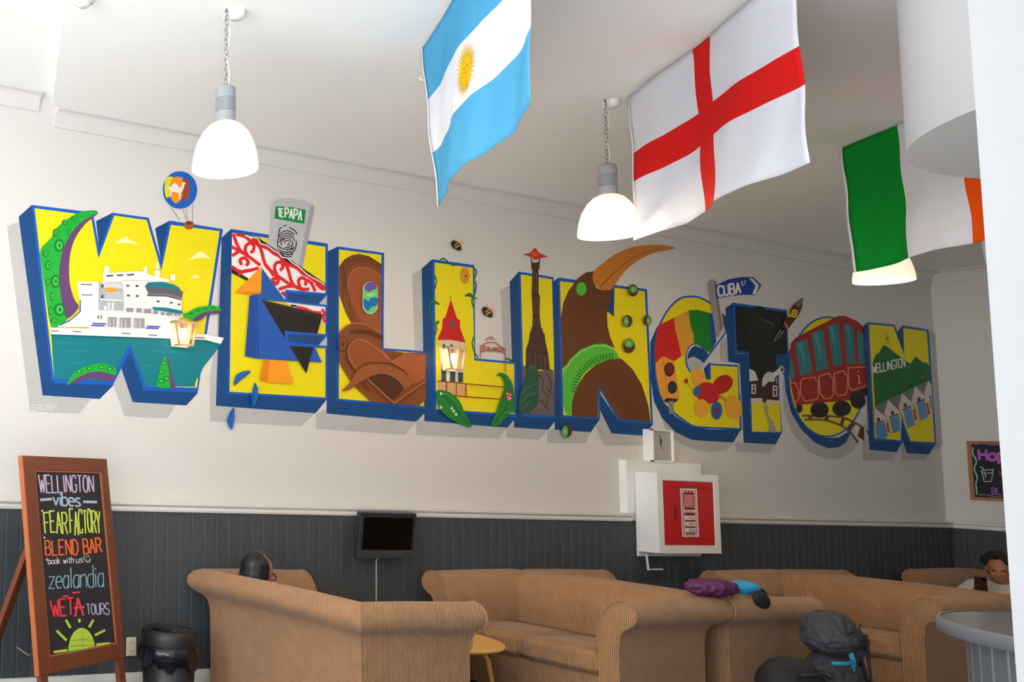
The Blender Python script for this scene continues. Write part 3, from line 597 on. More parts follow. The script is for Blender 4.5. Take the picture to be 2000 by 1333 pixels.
b.ell(YW_, 463, 746, 62, 82, -12).ell((188, 26, 28), 672, 806, 98, 72, -38).ell((196, 30, 34), 545, 880, 108, 92, 20)
for q in ('612,760 650,790', '640,742 680,775', '668,728 706,760'): b.line((150, 16, 20), q, 6)
b.ell(YW_, 766, 1002, 74, 106, -14).line((206, 140, 40), '640,895 710,950', 20).ell(YW_, 490, 1012, 64, 78).ell((42, 104, 170), 450, 862, 30, 46, 20).ell((38, 96, 166), 622, 1032, 48, 78).ell((160, 26, 40), 626, 1034, 18, 28).line((200, 150, 60), '415,860 365,780', 6).ell((190, 28, 30), 358, 776, 16, 22)
b.done('painted_toy', LG, 'painted red and yellow pull-along toy')
b = Art(CR5, lvl=84); b.poly((158, 154, 150), '492,92 520,52 552,78 562,170 600,405 568,470 548,482 520,280').poly((128, 124, 122), '535,62 552,78 562,170 600,405 582,440 555,240').poly(SH, '588,520 625,478 638,656 590,640')
b.poly((16, 62, 146), '545,105 640,60 740,42 820,45 878,102 832,172 740,170 640,182 552,198').poly(WH, '788,50 815,55 862,103 836,166 812,166 836,105').text(WH, 'CUBA', '562,112 722,80 728,160 568,182', 14, .3).text(WH, 'ST', '730,76 768,69 766,98 734,106', 5, .4)
b.done('painted_street_sign', LG, 'painted blue arrow sign reading CUBA ST')
# ---- T
Art.BASE = 12.5
a = Art(CR5); SP = (16, 24, 18)
a.poly(SH, '690,1240 750,1236 980,1253 930,1320 692,1305')
a.poly(BS, '618,268 672,228 692,595 782,602 808,1166 1028,1168 980,1254 750,1241 722,670 640,656').poly(BO, '672,228 1062,280 1075,612 1000,612 1010,940 1030,1170 800,1168 778,600 690,592').poly(SP, '686,250 1052,296 1066,604 984,602 1004,940 806,950 786,584 700,574').poly(BS, '986,604 1075,614 1075,770 998,722').poly(YE, '804,948 1008,936 1022,1164 812,1162')
LT = letter(a, 'T', 'filled with night sky over observatory domes')
b = Art(CR5, lvl=12); b.ell((18, 29, 20), 850, 400, 90, 150, 8).ell((20, 34, 21), 848, 380, 60, 110, 8).ell((22, 40, 22), 846, 360, 30, 60, 8).ell((18, 30, 20), 900, 520, 50, 60, 30).line((96, 104, 98), '862,336 970,390', (4, 10))
for k in range(26): b.ell((150, 160, 150), rk.uniform(700, 1040), rk.uniform(300, 590), 2, 2, n=6)
b.done('painted_night_sky', LT)
b = Art(CR5, lvl=50); DW = (206, 206, 200); HB = (64, 34, 26)
b.poly(HB, '794,800 860,790 895,832 960,800 1000,806 1003,936 916,926 908,952 884,946 880,916 800,916').poly(DW, '790,706 830,724 856,790 792,798').poly(DW, '884,832 884,790 900,750 928,728 958,736 975,780 968,800 930,800 900,832', 2)
for q in ('905,825 915,770 930,735', '930,800 935,740'): b.line((160, 160, 156), q, 3)
for x0, y0, x1, y1 in ((806, 820, 838, 888), (960, 828, 992, 908)): b.rect((226, 224, 216), x0, y0, x1, y1); b.rect((50, 44, 40), x0+8, y0+10, x1-7, y0+26); b.rect((50, 44, 40), x0+8, y0+34, x1-7, y1-8)
b.poly((220, 204, 176), '800,920 884,918 886,956 804,956').poly((220, 204, 176), '916,928 1006,938 1008,962 916,956').poly((168, 164, 156), '906,956 930,980 925,1030 960,1090 988,1163 936,1158 930,1080 905,1010', 2)
b.line((222, 220, 214), '960,758 1022,712', 34).line((190, 188, 184), '985,770 990,810', 8).ell((226, 224, 218), 1025, 712, 19, 27).ell(BK, 1028, 712, 9, 18)
b.done('painted_observatory', LT)
b = Art(CR7, lvl=70); b.line((116, 118, 116), '940,640 900,690 860,760', (30, 6)).line((150, 152, 150), '975,650 920,720 850,770', (14, 4)).poly((76, 40, 26), '1202,250 1192,360 1152,450 1045,600 1012,644 956,592 1000,480 1092,330').poly((150, 112, 80), '1198,258 1190,312 1150,372 1104,332').poly((180, 110, 70), '985,520 1010,560 1035,600 1015,636 985,580').text((232, 190, 30), 'UB', '1040,392 1140,408 1112,482 1022,466', 22, .25)
b.done('painted_rocket', LT, 'painted brown rocket with yellow letters')
# ---- O
Art.BASE = 0
a = Art(CR6)
OF = [(455+296*math.cos(t)-30*math.sin(t)*0, 692+458*math.sin(t)) for t in (2*math.pi*k/40 for k in range(40))]
a.poly(SH, '110,700 180,970 260,1100 360,1195 460,1240 540,1232 600,1192 640,1100 700,1180 640,1270 540,1325 430,1320 300,1260 190,1130 120,950')
a.poly(BS, '120,650 128,560 172,470 166,700 190,860 250,992 330,1092 440,1158 540,1158 642,1095 600,1192 540,1232 460,1240 360,1197 260,1102 180,972 135,800').poly(YE, OF).line(BO, OF, 13, closed=True)
LO = letter(a, 'O', 'with a red cable car')
b = Art(CR6, lvl=12); RC = (162, 32, 28); GD = (226, 160, 98); WN = (44, 128, 132)
for q in ('262,990 420,992 560,1000 680,1050 760,1110 812,1172', '280,1020 430,1022 560,1065 640,1130 688,1195'): b.line((112, 88, 78), q, 17, sm=2)
for q in ('330,985 320,1020', '460,990 440,1025', '580,1005 560,1062', '660,1045 620,1100', '720,1085 700,1140 770,1195', '740,1100 720,1165'): b.line((110, 44, 36), q, 26)
for x, y, rx, ry in ((395, 945, 70, 62), (565, 935, 72, 60), (690, 880, 58, 56), (240, 930, 24, 40)): b.ell((26, 22, 22), x, y, rx, ry)
b.poly((40, 34, 34), '620,870 640,800 775,765 760,830 700,860')
b.poly(RC, '172,440 210,395 330,330 540,225 590,225 690,270 772,355 776,770 640,812 620,872 210,908 176,760 166,560')
for q in ('205,430 300,400 345,655 245,685', '330,360 420,325 465,625 375,650', '455,305 535,275 570,595 500,615', '575,275 655,310 668,590 608,600', '680,335 745,370 750,585 695,598', '160,520 196,610 205,705 172,712'): b.poly(WN, q)
for q in ('215,440 262,425 290,600', '340,370 380,352 420,560', '470,310 500,300 530,560', '590,290 620,300 640,480'): b.poly((70, 156, 156), q)
for q in ('250,725 270,705 360,695 365,715 385,730 385,840 370,865 280,880 268,850 250,830', '390,695 405,680 470,665 480,690 498,710 500,830 480,855 430,860 420,840 400,820', '505,668 580,645 590,670 610,690 605,800 590,830 540,838 520,820', '612,622 755,615 765,640 760,740 740,765 640,795 620,770'): b.line(GD, q, 8, closed=True)
b.line(GD, '172,735 210,740 236,800 236,860 208,890', 8).line((226, 170, 110), '696,680 700,742', 11).line((226, 170, 110), '684,745 716,740', 7).line((226, 170, 110), '684,682 700,680', 7).ell((226, 170, 110), 693, 652, 7, 9)
b.done('painted_cable_car', LO)
# ---- N (hills)
Art.BASE = 12.5
a = Art(CR6, lvl=60)
a.poly(SH, '735,1000 780,1240 782,1252 985,1268 950,1330 735,1330').poly(SH, '1022,1150 1062,1275 1230,1285 1200,1330 1040,1330').poly(SH, '1232,350 1285,360 1335,1210 1290,1260 1286,1205')
a.poly(BS, '733,302 765,275 815,1176 1027,1192 985,1269 780,1251').poly(BS, '1014,985 1085,1196 1287,1202 1232,1286 1060,1276 1022,1150').poly(BO, '765,274 970,294 1042,545 1030,298 1224,330 1287,1204 1083,1197 1012,960 1027,1192 812,1173').line(BO, '773,290 960,305 1043,526 1036,318 1216,342 1276,1194 1092,1186 1011,972 1018,1180 816,1160', 26, closed=True).poly(YE, '773,290 960,305 1043,526 1036,318 1216,342 1276,1194 1092,1186 1011,972 1018,1180 816,1160').poly(BS, '988,352 1030,304 1042,500 1004,420')
LM = letter(a, 'N', 'with green hills and a row of sheds')
b = Art(CR6, lvl=80); b.poly((24, 106, 44), '800,590 825,522 850,505 885,445 920,465 1000,530 1090,592 1130,535 1190,585 1210,580 1238,612 1248,735 1120,795 960,865 820,915')
for k in range(30):
    x, y = rk.uniform(830, 1220), rk.uniform(650, 780); b.ell((16, 82, 34), x, y, 12, 7, n=8)
b.line((110, 100, 50), '905,350 925,440', 4).line((110, 100, 50), '893,402 930,398', 4).text(WH, 'WELLINGTON', '797,600 1050,546 1050,615 800,664', 9, .12); b.done('painted_hills', LM, 'painted green hills with white WELLINGTON sign')
b = Art(CR6, lvl=130); GP = (222, 206, 196)
b.poly((112, 122, 118), '818,914 1130,765 1240,714 1250,840 1010,940 822,1010')
for k, q in enumerate(('816,925 888,990 905,1010 922,1140 830,1165 820,1060', '920,868 1002,950 1020,1010 1018,1110 950,1128 930,1040 888,975', '1025,816 1103,890 1118,940 1140,1050 1062,1086 1035,990 1000,930', '1125,762 1207,840 1222,900 1245,995 1165,1028 1140,950 1098,880', '1226,722 1250,752 1262,920 1250,985 1222,880 1195,812')): b.poly(GP, q)
for q in ('824,1062 892,1036 920,1142 890,1172 832,1162', '930,1012 1005,982 1014,1102 955,1126', '1035,952 1095,926 1126,1056 1066,1086', '1140,902 1200,872 1226,1000 1166,1026', '1238,850 1252,846 1258,930 1246,940'): b.poly((86, 148, 188), q)
for q in ('822,1055 888,1026', '928,1004 998,974', '1030,946 1095,916', '1134,894 1200,864', '1232,848 1252,838'): b.line((24, 40, 62), q, 9)
for x, y in ((848, 1022), (955, 970), (1052, 912), (1158, 868)): b.rect((40, 52, 72), x-12, y-16, x+10, y+14)
for q in ('912,1042 926,1116', '1116,940 1134,1026', '1218,892 1234,980'): b.line((238, 200, 96), [(x+14, y-2) for x, y in P2(q)], 12); b.line((190, 46, 28), q, 15)
b.done('painted_sheds', LM)
Art.BASE = 0
# ================================================================== sofas
m_cord = cordm('brown_corduroy', (174, 130, 92))
m_wood = mat('sofa_foot_wood', (110, 62, 34), .5, .15, 25)
PROF = [(0, .10), (0, .58), (.008, .66), (.03, .735), (.075, .80), (.125, .834), (.165, .838), (.205, .82), (.23, .785), (.235, .745), (.22, .71), (.19, .685), (.155, .665), (.135, .63), (.125, .56), (.12, .10)]
SA, SD = .525, .67
def make_sofa(label):
    t = empty('sofa', (0, 0, 0), 0, label, 'sofa', 'brown corduroy sofas in the lounge')
    k = len(PROF)
    def loft(ends, name, cap):
        vs = [f(o, z) for f in ends for o, z in PROF]; n = len(ends)
        fs = [(j*k+i, j*k+(i+1) % k, (j+1)*k+(i+1) % k, (j+1)*k+i) for j in range(n-1) for i in range(k)]
        fs += [tuple(range(k))[::-1], tuple(range((n-1)*k, n*k))]
        return mesh(name, vs, fs, m_cord, t, smooth=False)
    bk = loft([lambda o, z, u=u: (u*(SA+o), -o, z+(.008*(1-u*u) if z > .5 else 0)) for u in (-1, -.5, 0, .5, 1)], 'backrest', True)
    for s in (-1, 1):
        ar = loft([lambda o, z, v=v, s=s: (s*(SA+o), -o+(SD+o)*v, z-(.012*v*v if z > .5 else 0)) for v in (0, .33, .66, 1)], 'arm', True)
        pts = [(s*(SA+o), SD+.002, z-.012) for o, z in PROF[1:15]]
        MB().tube(pts, .007, 6).build('piping', m_cord, ar)
    for o in t.children:
        if o.type == 'MESH':
            for p in o.data.polygons: p.use_smooth = len(p.vertices) == 4 and abs(p.normal.x)+abs(p.normal.y) > 0
            o.data.set_sharp_from_angle(angle=math.radians(38)) if hasattr(o.data, 'set_sharp_from_angle') else None
    MB().bbox(-SA, SA, -.02, SD-.03, .11, .352, .012).build('seat_base', m_cord, t)
    for s in (-1, 1):
        c = MB(); x0, x1 = (s*SA, 0) if s < 0 else (0, SA)
        bm = bmesh.new(); bmesh.ops.create_cube(bm, size=1)
        bmesh.ops.subdivide_edges(bm, edges=bm.edges[:], cuts=3, use_grid_fill=True)
        for v in bm.verts:
            q = v.co*2; puff = 1+.10*(1-q.x*q.x)*(1-q.y*q.y) if v.co.z > 0 else 1
            v.co = Vector(((x0+x1)/2+v.co.x*(abs(x1-x0)-.006), .03+(SD)/2+v.co.y*(SD-.02), .425+v.co.z*.135*puff))
        bmesh.ops.bevel(bm, geom=[e for e in bm.edges if e.calc_face_angle(0) > .7], offset=.02, segments=2, affect='EDGES')
        me = bpy.data.meshes.new('seat_cushion'); bm.to_mesh(me); bm.free(); me.materials.append(m_cord)
        for p in me.polygons: p.use_smooth = True
        o = bpy.data.objects.new('seat_cushion', me); C.objects.link(o); o.parent = t
    for sx in (-1, 1):
        for y in (-.06, SD-.07): MB().lathe([(0, 0), (.022, 0), (.03, .10), (0, .10)], (sx*(SA+.05), y, 0), 12).build('foot', m_wood, t)
    return t
SOFAS = [((4.17, 4.715), -1, 'nearest corduroy sofa, its back turned to us, holding the dark-haired person'), ((6.63, 4.635), 1, 'corduroy sofa facing us beside the wooden coffee table, seat cushions in view'), ((7.105, 4.625), -1, 'corduroy sofa with the purple jacket at its corner, back to back with another'), ((9.60, 4.525), 1, 'corduroy sofa facing us behind the grey backpack'), ((10.085, 4.52), -1, 'mostly hidden corduroy sofa end beside the round grey bar counter'), ((12.60, 4.55), 1, 'far corduroy sofa by the end wall under the person holding a phone')]
sofa0 = make_sofa(SOFAS[0][2])
for i, ((x, y), d, lab) in enumerate(SOFAS):
    s = sofa0 if i == 0 else copy_tree(sofa0)
    s.location = (x, y, 0); s.rotation_euler = (0, 0, d*math.pi/2); s['label'] = lab
# ================================================================== pendant lamps
m_opal = mat('opal_glass_lit', (250, 246, 236), .35, .0, 5, emit=.75, emit_col=(255, 232, 192))
m_alu = mat('lamp_housing_grey', (150, 152, 156), .45, .03, 20)
m_chain = mat('chain_nickel', (150, 146, 138), .35, .05, 20, metal=.8)
m_bulb = mat('lamp_bulb', (255, 244, 220), .5, 0, 5, emit=14, emit_col=(255, 236, 200))
def make_lamp():
    t = empty('pendant_lamp', (0, 0, 0), 0, 'x', 'lamp', 'pendant lamps')
    rz = 3.035
    pr = [(.163, 0), (.161, .03), (.153, .085), (.138, .14), (.113, .19), (.08, .228), (.05, .245)]
    o = MB().lathe(pr+[(r-.005, z-.003) for r, z in pr[::-1]]+[pr[0]], (0, 0, rz), 48).build('lamp_shade', m_opal, t, smooth=True)
    h = MB().lathe([(0, .435), (.035, .435), (.048, .425), (.05, .40), (.05, .37), (.046, .368), (.046, .30), (.05, .298), (.05, .245), (0, .245)], (0, 0, rz), 32).build('housing', m_alu, t, smooth=False)
    f = MB()
    for k in range(28):
        a = 2*math.pi*k/28; M = Matrix.Rotation(a, 4, 'Z'); f.box(.045, .0505, -.0022, .0022, rz+.30, rz+.368, M)
    f.build('cooling_fin', m_alu, h)
    ch = MB(); z = rz+.445; k = 0
    while z < ZC-.03:
        L, wd = .034, .009; ring = [Vector((wd*math.cos(a), 0, z+L/2*1.0+(L/2)*math.sin(a))) for a in (2*math.pi*j/10 for j in range(10))]
        if k % 2: ring = [Vector((0, v.x, v.z)) for v in ring]
        ch.tube(ring+[ring[0]], .0022, 5, cap=False); z += .0265; k += 1
    ch.build('chain', m_chain, t)
    cb = [(0.012, 0, rz+.43)]+[(.012+.008*math.sin(q*1.7), .006*math.cos(q*2.1), rz+.43+q*.062) for q in range(1, 7)]+[(-.02, 0, ZC-.06), (-.015, .0, ZC-.03), (.05, 0, ZC-.035)]
    MB().tube(cb, .004, 6).build('cable', m_trim, t)
    MB().lathe([(0, -.045), (.03, -.045), (.045, -.03), (.05, 0)], (.062, .0, ZC), 24).build('ceiling_rose', m_trim, t, smooth=True)
    MB().tube([(0, 0, ZC), (0, 0, ZC-.02)], .004, 6).build('hook', m_chain, t)
    MB().ball((0, 0, rz+.10), .045, .045, .07, 16, 10).build('bulb', m_bulb, t, smooth=True)
    l = bpy.data.lights.new('lamp_light', 'POINT'); l.energy = 26; l.color = (1, .76, .50); l.shadow_soft_size = .06
    lo = bpy.data.objects.new('lamp_light', l); C.objects.link(lo); lo.location = (0, 0, rz-.03); lo.parent = t
    return t
lp = make_lamp()
for i, ((x, y), lab) in enumerate((((2.985, 3.885), 'lit white dome pendant lamp hanging above the letter W'), ((5.80, 3.86), 'lit white dome pendant lamp beside the red cross flag'), ((8.60, 3.83), 'lit white dome pendant lamp partly hidden by the green, white and orange flag'))):
    o = lp if i == 0 else copy_tree(lp)
    o.location = (x, y, 0); o['label'] = lab
# ================================================================== flags
def clothm(name, rgb):
    m = mat(name, rgb, .8, .04, 20, spec=.1); nt = m.node_tree; b = nt.nodes['Principled BSDF']; out = [n for n in nt.nodes if n.type == 'OUTPUT_MATERIAL'][0]
    tr = nt.nodes.new('ShaderNodeBsdfTranslucent'); mx = nt.nodes.new('ShaderNodeMixShader'); mx.inputs[0].default_value = .22
    src = [n for n in nt.nodes if n.type == 'MIX'][0]
    nt.links.new(src.outputs[2], tr.inputs[0]); nt.links.new(b.outputs[0], mx.inputs[1]); nt.links.new(tr.outputs[0], mx.inputs[2]); nt.links.new(mx.outputs[0], out.inputs[0]); return m
FBL = clothm('flag_sky_blue', (84, 172, 218)); FWH = clothm('flag_white', (236, 237, 245)); FRE = clothm('flag_red', (232, 36, 34)); FGR = clothm('flag_green', (18, 150, 52)); FOR = clothm('flag_orange', (246, 92, 20)); FYE = clothm('flag_sun_yellow', (232, 190, 20)); FGO = clothm('flag_sun_brown', (150, 110, 20))
m_gro = mat('brass_grommet', (110, 96, 70), .4, .05, 20, metal=.7)
def flag(label, tl, dr, L, H, ulines, vlines, pick, mats, ph=0., amp=.03, waves=2.0, sag=.0):
    tl = Vector(tl); d = Vector((*dr, 0)).normalized(); n = Vector((d.y, -d.x, 0))
    def pt(u, v, off=0):
        w = amp*math.sin(2*math.pi*(u*waves+ph)+v*1.1)*(.25+.75*v)+.004*math.sin(2*math.pi*(u*5+v*1.3+ph))*(.2+v)+.004*math.sin(v*14+u*9)
        return tl + d*(u*L) + Vector((0, 0, -v*H-sag*math.sin(math.pi*u)*(1-v)+.006*math.sin(2*math.pi*(u*waves+ph+.2))*v)) + n*(w+off) + Vector((.035, -.02, 0))*v*(1-u)
    us = sorted(set([round(k/44, 5) for k in range(45)]+[round(q, 5) for q in ulines])); vs = sorted(set([round(k/26, 5) for k in range(27)]+[round(q, 5) for q in vlines]))
    V = [pt(u, v) for v in vs for u in us]; F = []; MI = []; nu = len(us)
    for j in range(len(vs)-1):
        for i in range(nu-1):
            F.append((j*nu+i, j*nu+i+1, (j+1)*nu+i+1, (j+1)*nu+i)); MI.append(pick((us[i]+us[i+1])/2, (vs[j]+vs[j+1])/2))
    base = tl-Vector((0, 0, H)); t = empty('flag', base, 0, label, 'flag', 'flags hung from the ceiling')
    o = mesh('flag_cloth', V, F, mats, t, True, True, MI)
    so = o.modifiers.new('solid', 'SOLIDIFY'); so.thickness = .0015; so.offset = 0
    hd = MB(); hv = [pt(0, k/12) for k in range(13)]; q = [v-d*.024 for v in hv]
    hd.raw(hv+q, [(k, k+1, 14+k, 13+k) for k in range(12)]); ho = hd.build('hoist_band', FWH, t, True, True); so = ho.modifiers.new('solid', 'SOLIDIFY'); so.thickness = .003; so.offset = 0
    for v in (.02, .98):
        c = pt(0, v)-d*.012; r = [c+(d*math.cos(a)+Vector((0, 0, math.sin(a))))*.007 for a in (2*math.pi*k/12 for k in range(12))]
        MB().tube([p-n*.002 for p in r]+[r[0]-n*.002], .0025, 6, cap=False).build('grommet', m_gro, t, True)
    s = MB()
    for u in (0, 1):
        c = pt(u, 0)-(d*.012 if u == 0 else Vector()); s = MB().tube([c-Vector((0, 0, .01)), c-d*.02*(1-2*u)+Vector((0, 0, .012)), Vector((c.x, c.y, ZC-.004))-d*.03*(1-2*u)], .003, 6); s.build('tie_string', m_trim, t, True)
    return t, pt, d, n
t, pt, d, n = flag('sky blue and white striped flag with a yellow sun, hung from the ceiling', (4.188, 3.762, 3.865), (-.774, -1.16), 1.52, .885, [], [1/3, 2/3], lambda u, v: 1 if 1/3 < v < 2/3 else 0, [FBL, FWH], .55, .035, 1.35)
V = []; F = []; R0 = .062                                  # the sun with alternate straight and wavy rays, on both sides of the cloth
for side in (-.0025, .0025):
    c0 = len(V); N = 32
    for k in range(N): a = 2*math.pi*k/N; V.append(pt(.5+R0*math.cos(a)/1.52, .5+R0*math.sin(a)/.885, side))
    F.append(tuple(range(c0, c0+N)))
    for k in range(32):
        a = 2*math.pi*k/32; w = .09; c0 = len(V); V += [pt(.5+r*math.cos(a+q)/1.52, .5+r*math.sin(a+q)/.885, side*1.2) for r, q in ((R0*.95, -w), (R0*1.5, -w*.6), (R0*2.15, 0), (R0*1.5, w*.6), (R0*.95, w))]; F.append(tuple(range(c0, c0+5)))
mesh('sun_emblem', V, F, FYE, t, True, label='golden sun with thin rays')
V = []; F = []
for side in (-.004, .004):
    for px, py, r in ((-.02, -.015, .007), (.02, -.015, .007), (0, .012, .006)):
        c0 = len(V); V += [pt(.5+(px+r*math.cos(q))/1.52, .5+(py+r*.7*math.sin(q))/.885, side) for q in (2*math.pi*k/10 for k in range(10))]; F.append(tuple(range(c0, c0+10)))
mesh('sun_face_mark', V, F, FGO, t, True)
hw = .086/1.52; hv = .1
flag('white flag with a red cross, hung from the ceiling', (5.834, 3.73, 3.865), (-.863, -1.251), 1.54, .885, [.5-hw, .5+hw], [.5-hv, .5+hv], lambda u, v: 1 if abs(u-.5) < hw or abs(v-.5) < hv else 0, [FWH, FRE], .1, .03, 1.5)
flag('green, white and orange striped flag half behind the round bulkhead', (7.92, 3.697, 3.865), (-.5, -.83), 1.33, .86, [1/3, 2/3], [], lambda u, v: 0 if u < 1/3 else (1 if u < 2/3 else 2), [FGR, FWH, FOR], .3, .022, 1.7)
q4 = on_wall(1914, 480, 3.66)
flag('pale flag behind the pillar, only its white hoist edge showing', (q4.x, q4.y, 3.865), (-.5, -.83), 1.45, .87, [], [], lambda u, v: 0, [FWH], .6, .02, 1.6)
# ================================================================== wall lanterns
m_brass = mat('lantern_frame_cream', (150, 130, 104), .45, .08, 20)
m_lglass = glassm('lantern_glass', (1, .97, .9), .08)
m_lback = mat('lantern_reflector', (246, 226, 196), .5, .02, 10, emit=.16, emit_col=(255, 222, 180))
m_lbulb = mat('lantern_bulb', (255, 240, 210), .5, 0, 5, emit=5, emit_col=(255, 226, 180))
for cx, z0, z1, lab in ((3.915, 2.352, 2.508, 'lit trapezoid wall lantern over the ferry on the letter W'), (6.452, 2.362, 2.528, 'lit trapezoid wall lantern over the red-roofed tower')):
    t = empty('wall_lantern', (cx, YB, z0), 0, lab, 'lantern', 'wall lanterns'); yf, yb = YB-.085, YB-.028
    wt, wb_ = .088, .055
    A = [Vector((cx-wb_, yf, z0)), Vector((cx+wb_, yf, z0)), Vector((cx+wt, yf, z1)), Vector((cx-wt, yf, z1))]
    Bk = [Vector((v.x, yb, v.z)) for v in A]
    for i in range(4): MB().tube([A[i], A[(i+1) % 4]], .008, 4).build('frame_bar', m_brass, t, True)
    for i in range(4): MB().tube([A[i], Bk[i]], .006, 4).build('frame_bar', m_brass, t, True)
    MB().prism([Vector((cx-wb_-.008, yb, z0-.008)), Vector((cx+wb_+.008, yb, z0-.008)), Vector((cx+wt+.008, yb, z1+.008)), Vector((cx-wt-.008, yb, z1+.008))], (0, .028, 0)).build('backplate', m_lback, t, True)
    MB().prism([v+Vector((0, .003, 0)) for v in A], (0, .003, 0)).build('glass', m_lglass, t, True)
    for i, j in ((0, 3), (1, 2)): MB().prism([A[i], A[j], Bk[j], Bk[i]], (.002, 0, 0)).build('glass', m_lglass, t, True)
    MB().prism([A[3]+Vector((-.006, -.006, .004)), A[2]+Vector((.006, -.006, .004)), Bk[2]+Vector((.006, 0, .004)), Bk[3]+Vector((-.006, 0, .004))], (0, 0, .008)).build('cap', m_brass, t, True)
    MB().lathe([(0, 0), (.018, 0), (.022, .03), (0, .03)], (cx, (yf+yb)/2, z1-.036), 14).build('lamp_holder', m_brass, t, True)
    MB().ball((cx, (yf+yb)/2, (z0+z1)/2+.005), .022, .02, .042).build('bulb', m_lbulb, t, True, True)
    l = bpy.data.lights.new('lantern_light', 'POINT'); l.energy = 1.0; l.color = (1, .8, .58); l.shadow_soft_size = .03
    lo = bpy.data.objects.new('lantern_light', l); C.objects.link(lo); lo.parent = t; lo.location = (0, yf-YB-.05, (z1-z0)/2)
# ================================================================== television, cable, socket
m_bez = mat('tv_bezel_dark', (40, 44, 48), .4, .05, 20); m_scr = mat('tv_screen_black', (4, 4, 5), .3, 0, 5, spec=.12)
tl, tr_ = on_wall(703, 1000, 5.40), on_wall(811, 1003, 5.40); bl = on_wall(701, 1090, 5.44)
t = empty('television', ((tl.x+tr_.x)/2, 5.45, bl.z), 0, 'small black flat television on the wainscot, screen off', 'television')
TW, TH = (tr_.x-tl.x), tl.z-bl.z; Mx = Matrix.Translation(((tl.x+tr_.x)/2, 5.425, (tl.z+bl.z)/2)) @ Matrix.Rotation(math.radians(6), 4, 'X')
MB().bbox(-TW/2, TW/2, -.022, .022, -TH/2, TH/2, .004, Mx).build('bezel', m_bez, t, True)
MB().box(-TW/2+.03, TW/2-.03, -.0235, -.021, -TH/2+.062, TH/2-.035, Mx).build('screen', m_scr, t, True)
MB().bbox(-TW/2, TW/2, -.026, -.018, -TH/2, -TH/2+.055, .003, Mx).build('speaker_strip', mat('tv_strip_grey', (54, 60, 64), .5, .08, 80), t, True)
MB().box(-.08, .08, .02, .09, -.08, .08, Mx).build('wall_bracket', m_bez, t, True)
cx_ = on_wall(734, 1120, 5.52)
o = MB().tube([(cx_.x-.01, 5.46, bl.z+.03), (cx_.x, 5.515, bl.z-.03), (cx_.x+.004, 5.52, bl.z-.3), (cx_.x-.006, 5.52, .5), (cx_.x, 5.52, .36)], .006, 6).build('power_cable', mat('cable_white_grey', (170, 170, 172), .5, .03, 20), t, True)
so = on_wall(257, 1264, 5.52); m_plate = mat('socket_plate_cream', (232, 222, 198), .4, .03, 20)
t = empty('wall_socket', (so.x, 5.53, so.z-.06), 0, 'cream double socket plate low on the grey wainscot', 'socket')
MB().bbox(so.x-.036, so.x+.036, 5.518, 5.531, so.z-.06, so.z+.06, .003).build('plate', m_plate, t, True)
for dz in (-.028, .028):
    r = MB().bbox(so.x-.02, so.x+.02, 5.516, 5.519, so.z+dz-.02, so.z+dz+.02, .001).build('outlet', m_plate, t, True)
    for dx in (-.008, .008): MB().box(so.x+dx-.0015, so.x+dx+.0015, 5.5155, 5.5162, so.z+dz-.006, so.z+dz+.006).build('slot', m_bez, r, True)
# ================================================================== hose cabinet, backing, pipe, clock
m_cab = mat('cabinet_white', (238, 238, 236), .4, .02, 10); m_red = mat('cabinet_red', (196, 16, 22), .4, .03, 10); m_red2 = mat('cabinet_red_dark', (150, 10, 16), .45, .03, 10)
x_b0, x_b1 = on_wall(1225, 960, 5.515).x, on_wall(1369, 905, 5.515).x
t = empty('backing_board', (8.93, YB, .912), 0, 'white stepped backing board fixed behind the hose cabinet', 'board')
MB().box(x_b0, x_b1, 5.515, YB-.001, 1.272, 1.722).build('upper_panel', m_cab, t, True); MB().box(8.53, 9.34, 5.513, YW-.001, .912, 1.271).build('lower_panel', m_cab, t, True)
yf = 5.335; c0 = on_wall(1283, 923.5, yf); c1 = on_wall(1403, 930, yf); c2 = on_wall(1289, 1081.6, yf)
x0, x1, z0, z1 = c0.x, c1.x, c2.z, c0.z
t = empty('hose_cabinet', ((x0+x1)/2, 5.512, z0), 0, 'white fire hose cabinet with a red door on the wall', 'cabinet')
MB().box(x0, x1, yf+.012, 5.512, z0, z1).build('body', m_cab, t, True)
r0 = on_wall(1294, 938, yf); r1 = on_wall(1399, 1067, yf); f = MB()
f.box(x0, r0.x, yf, yf+.012, z0, z1).box(r1.x, x1, yf, yf+.012, z0, z1).box(r0.x, r1.x, yf, yf+.012, r0.z, z1).box(r0.x, r1.x, yf, yf+.012, z0, r1.z)
f.build('door_surround', m_cab, t, True)
dd = MB().box(r0.x+.004, r1.x-.004, yf+.006, yf+.012, r1.z+.004, r0.z-.004).build('door', m_red, t, True)
MB().box(r0.x+.004, r1.x-.004, yf+.004, yf+.0062, r0.z-.062, r0.z-.055).box(r0.x+.004, r1.x-.004, yf+.004, yf+.0062, r1.z+.055, r1.z+.06).build('door_seam', m_red2, dd, True)
CC = (1180, 820, 4.3); h = [on_wall(CC[0]+x/CC[2], CC[1]+y/CC[2], yf) for x, y in ((575, 738), (612, 738), (612, 845), (575, 845))]
MB().bbox(h[0].x, h[1].x, yf-.002, yf+.008, h[2].z, h[0].z, .002).build('handle', m_red2, dd, True)
a = Art(CC, Vector((0, yf+.005, 0)), lvl=0); LR = (178, 40, 44)
a.poly((238, 226, 222), '637,578 778,583 798,985 656,985').poly((150, 24, 28), '646,590 770,594 788,976 664,976')
for k in range(20):
    y = 588+k*20; a.poly((238, 226, 222), [(647+k*.95, y+8), (668+k*.95, y-8), (668+k*.95, y+4), (647+k*.95, y+20)]); a.poly((238, 226, 222), [(752+k*.9, y+8), (771+k*.9, y-8), (771+k*.9, y+4), (752+k*.9, y+20)])
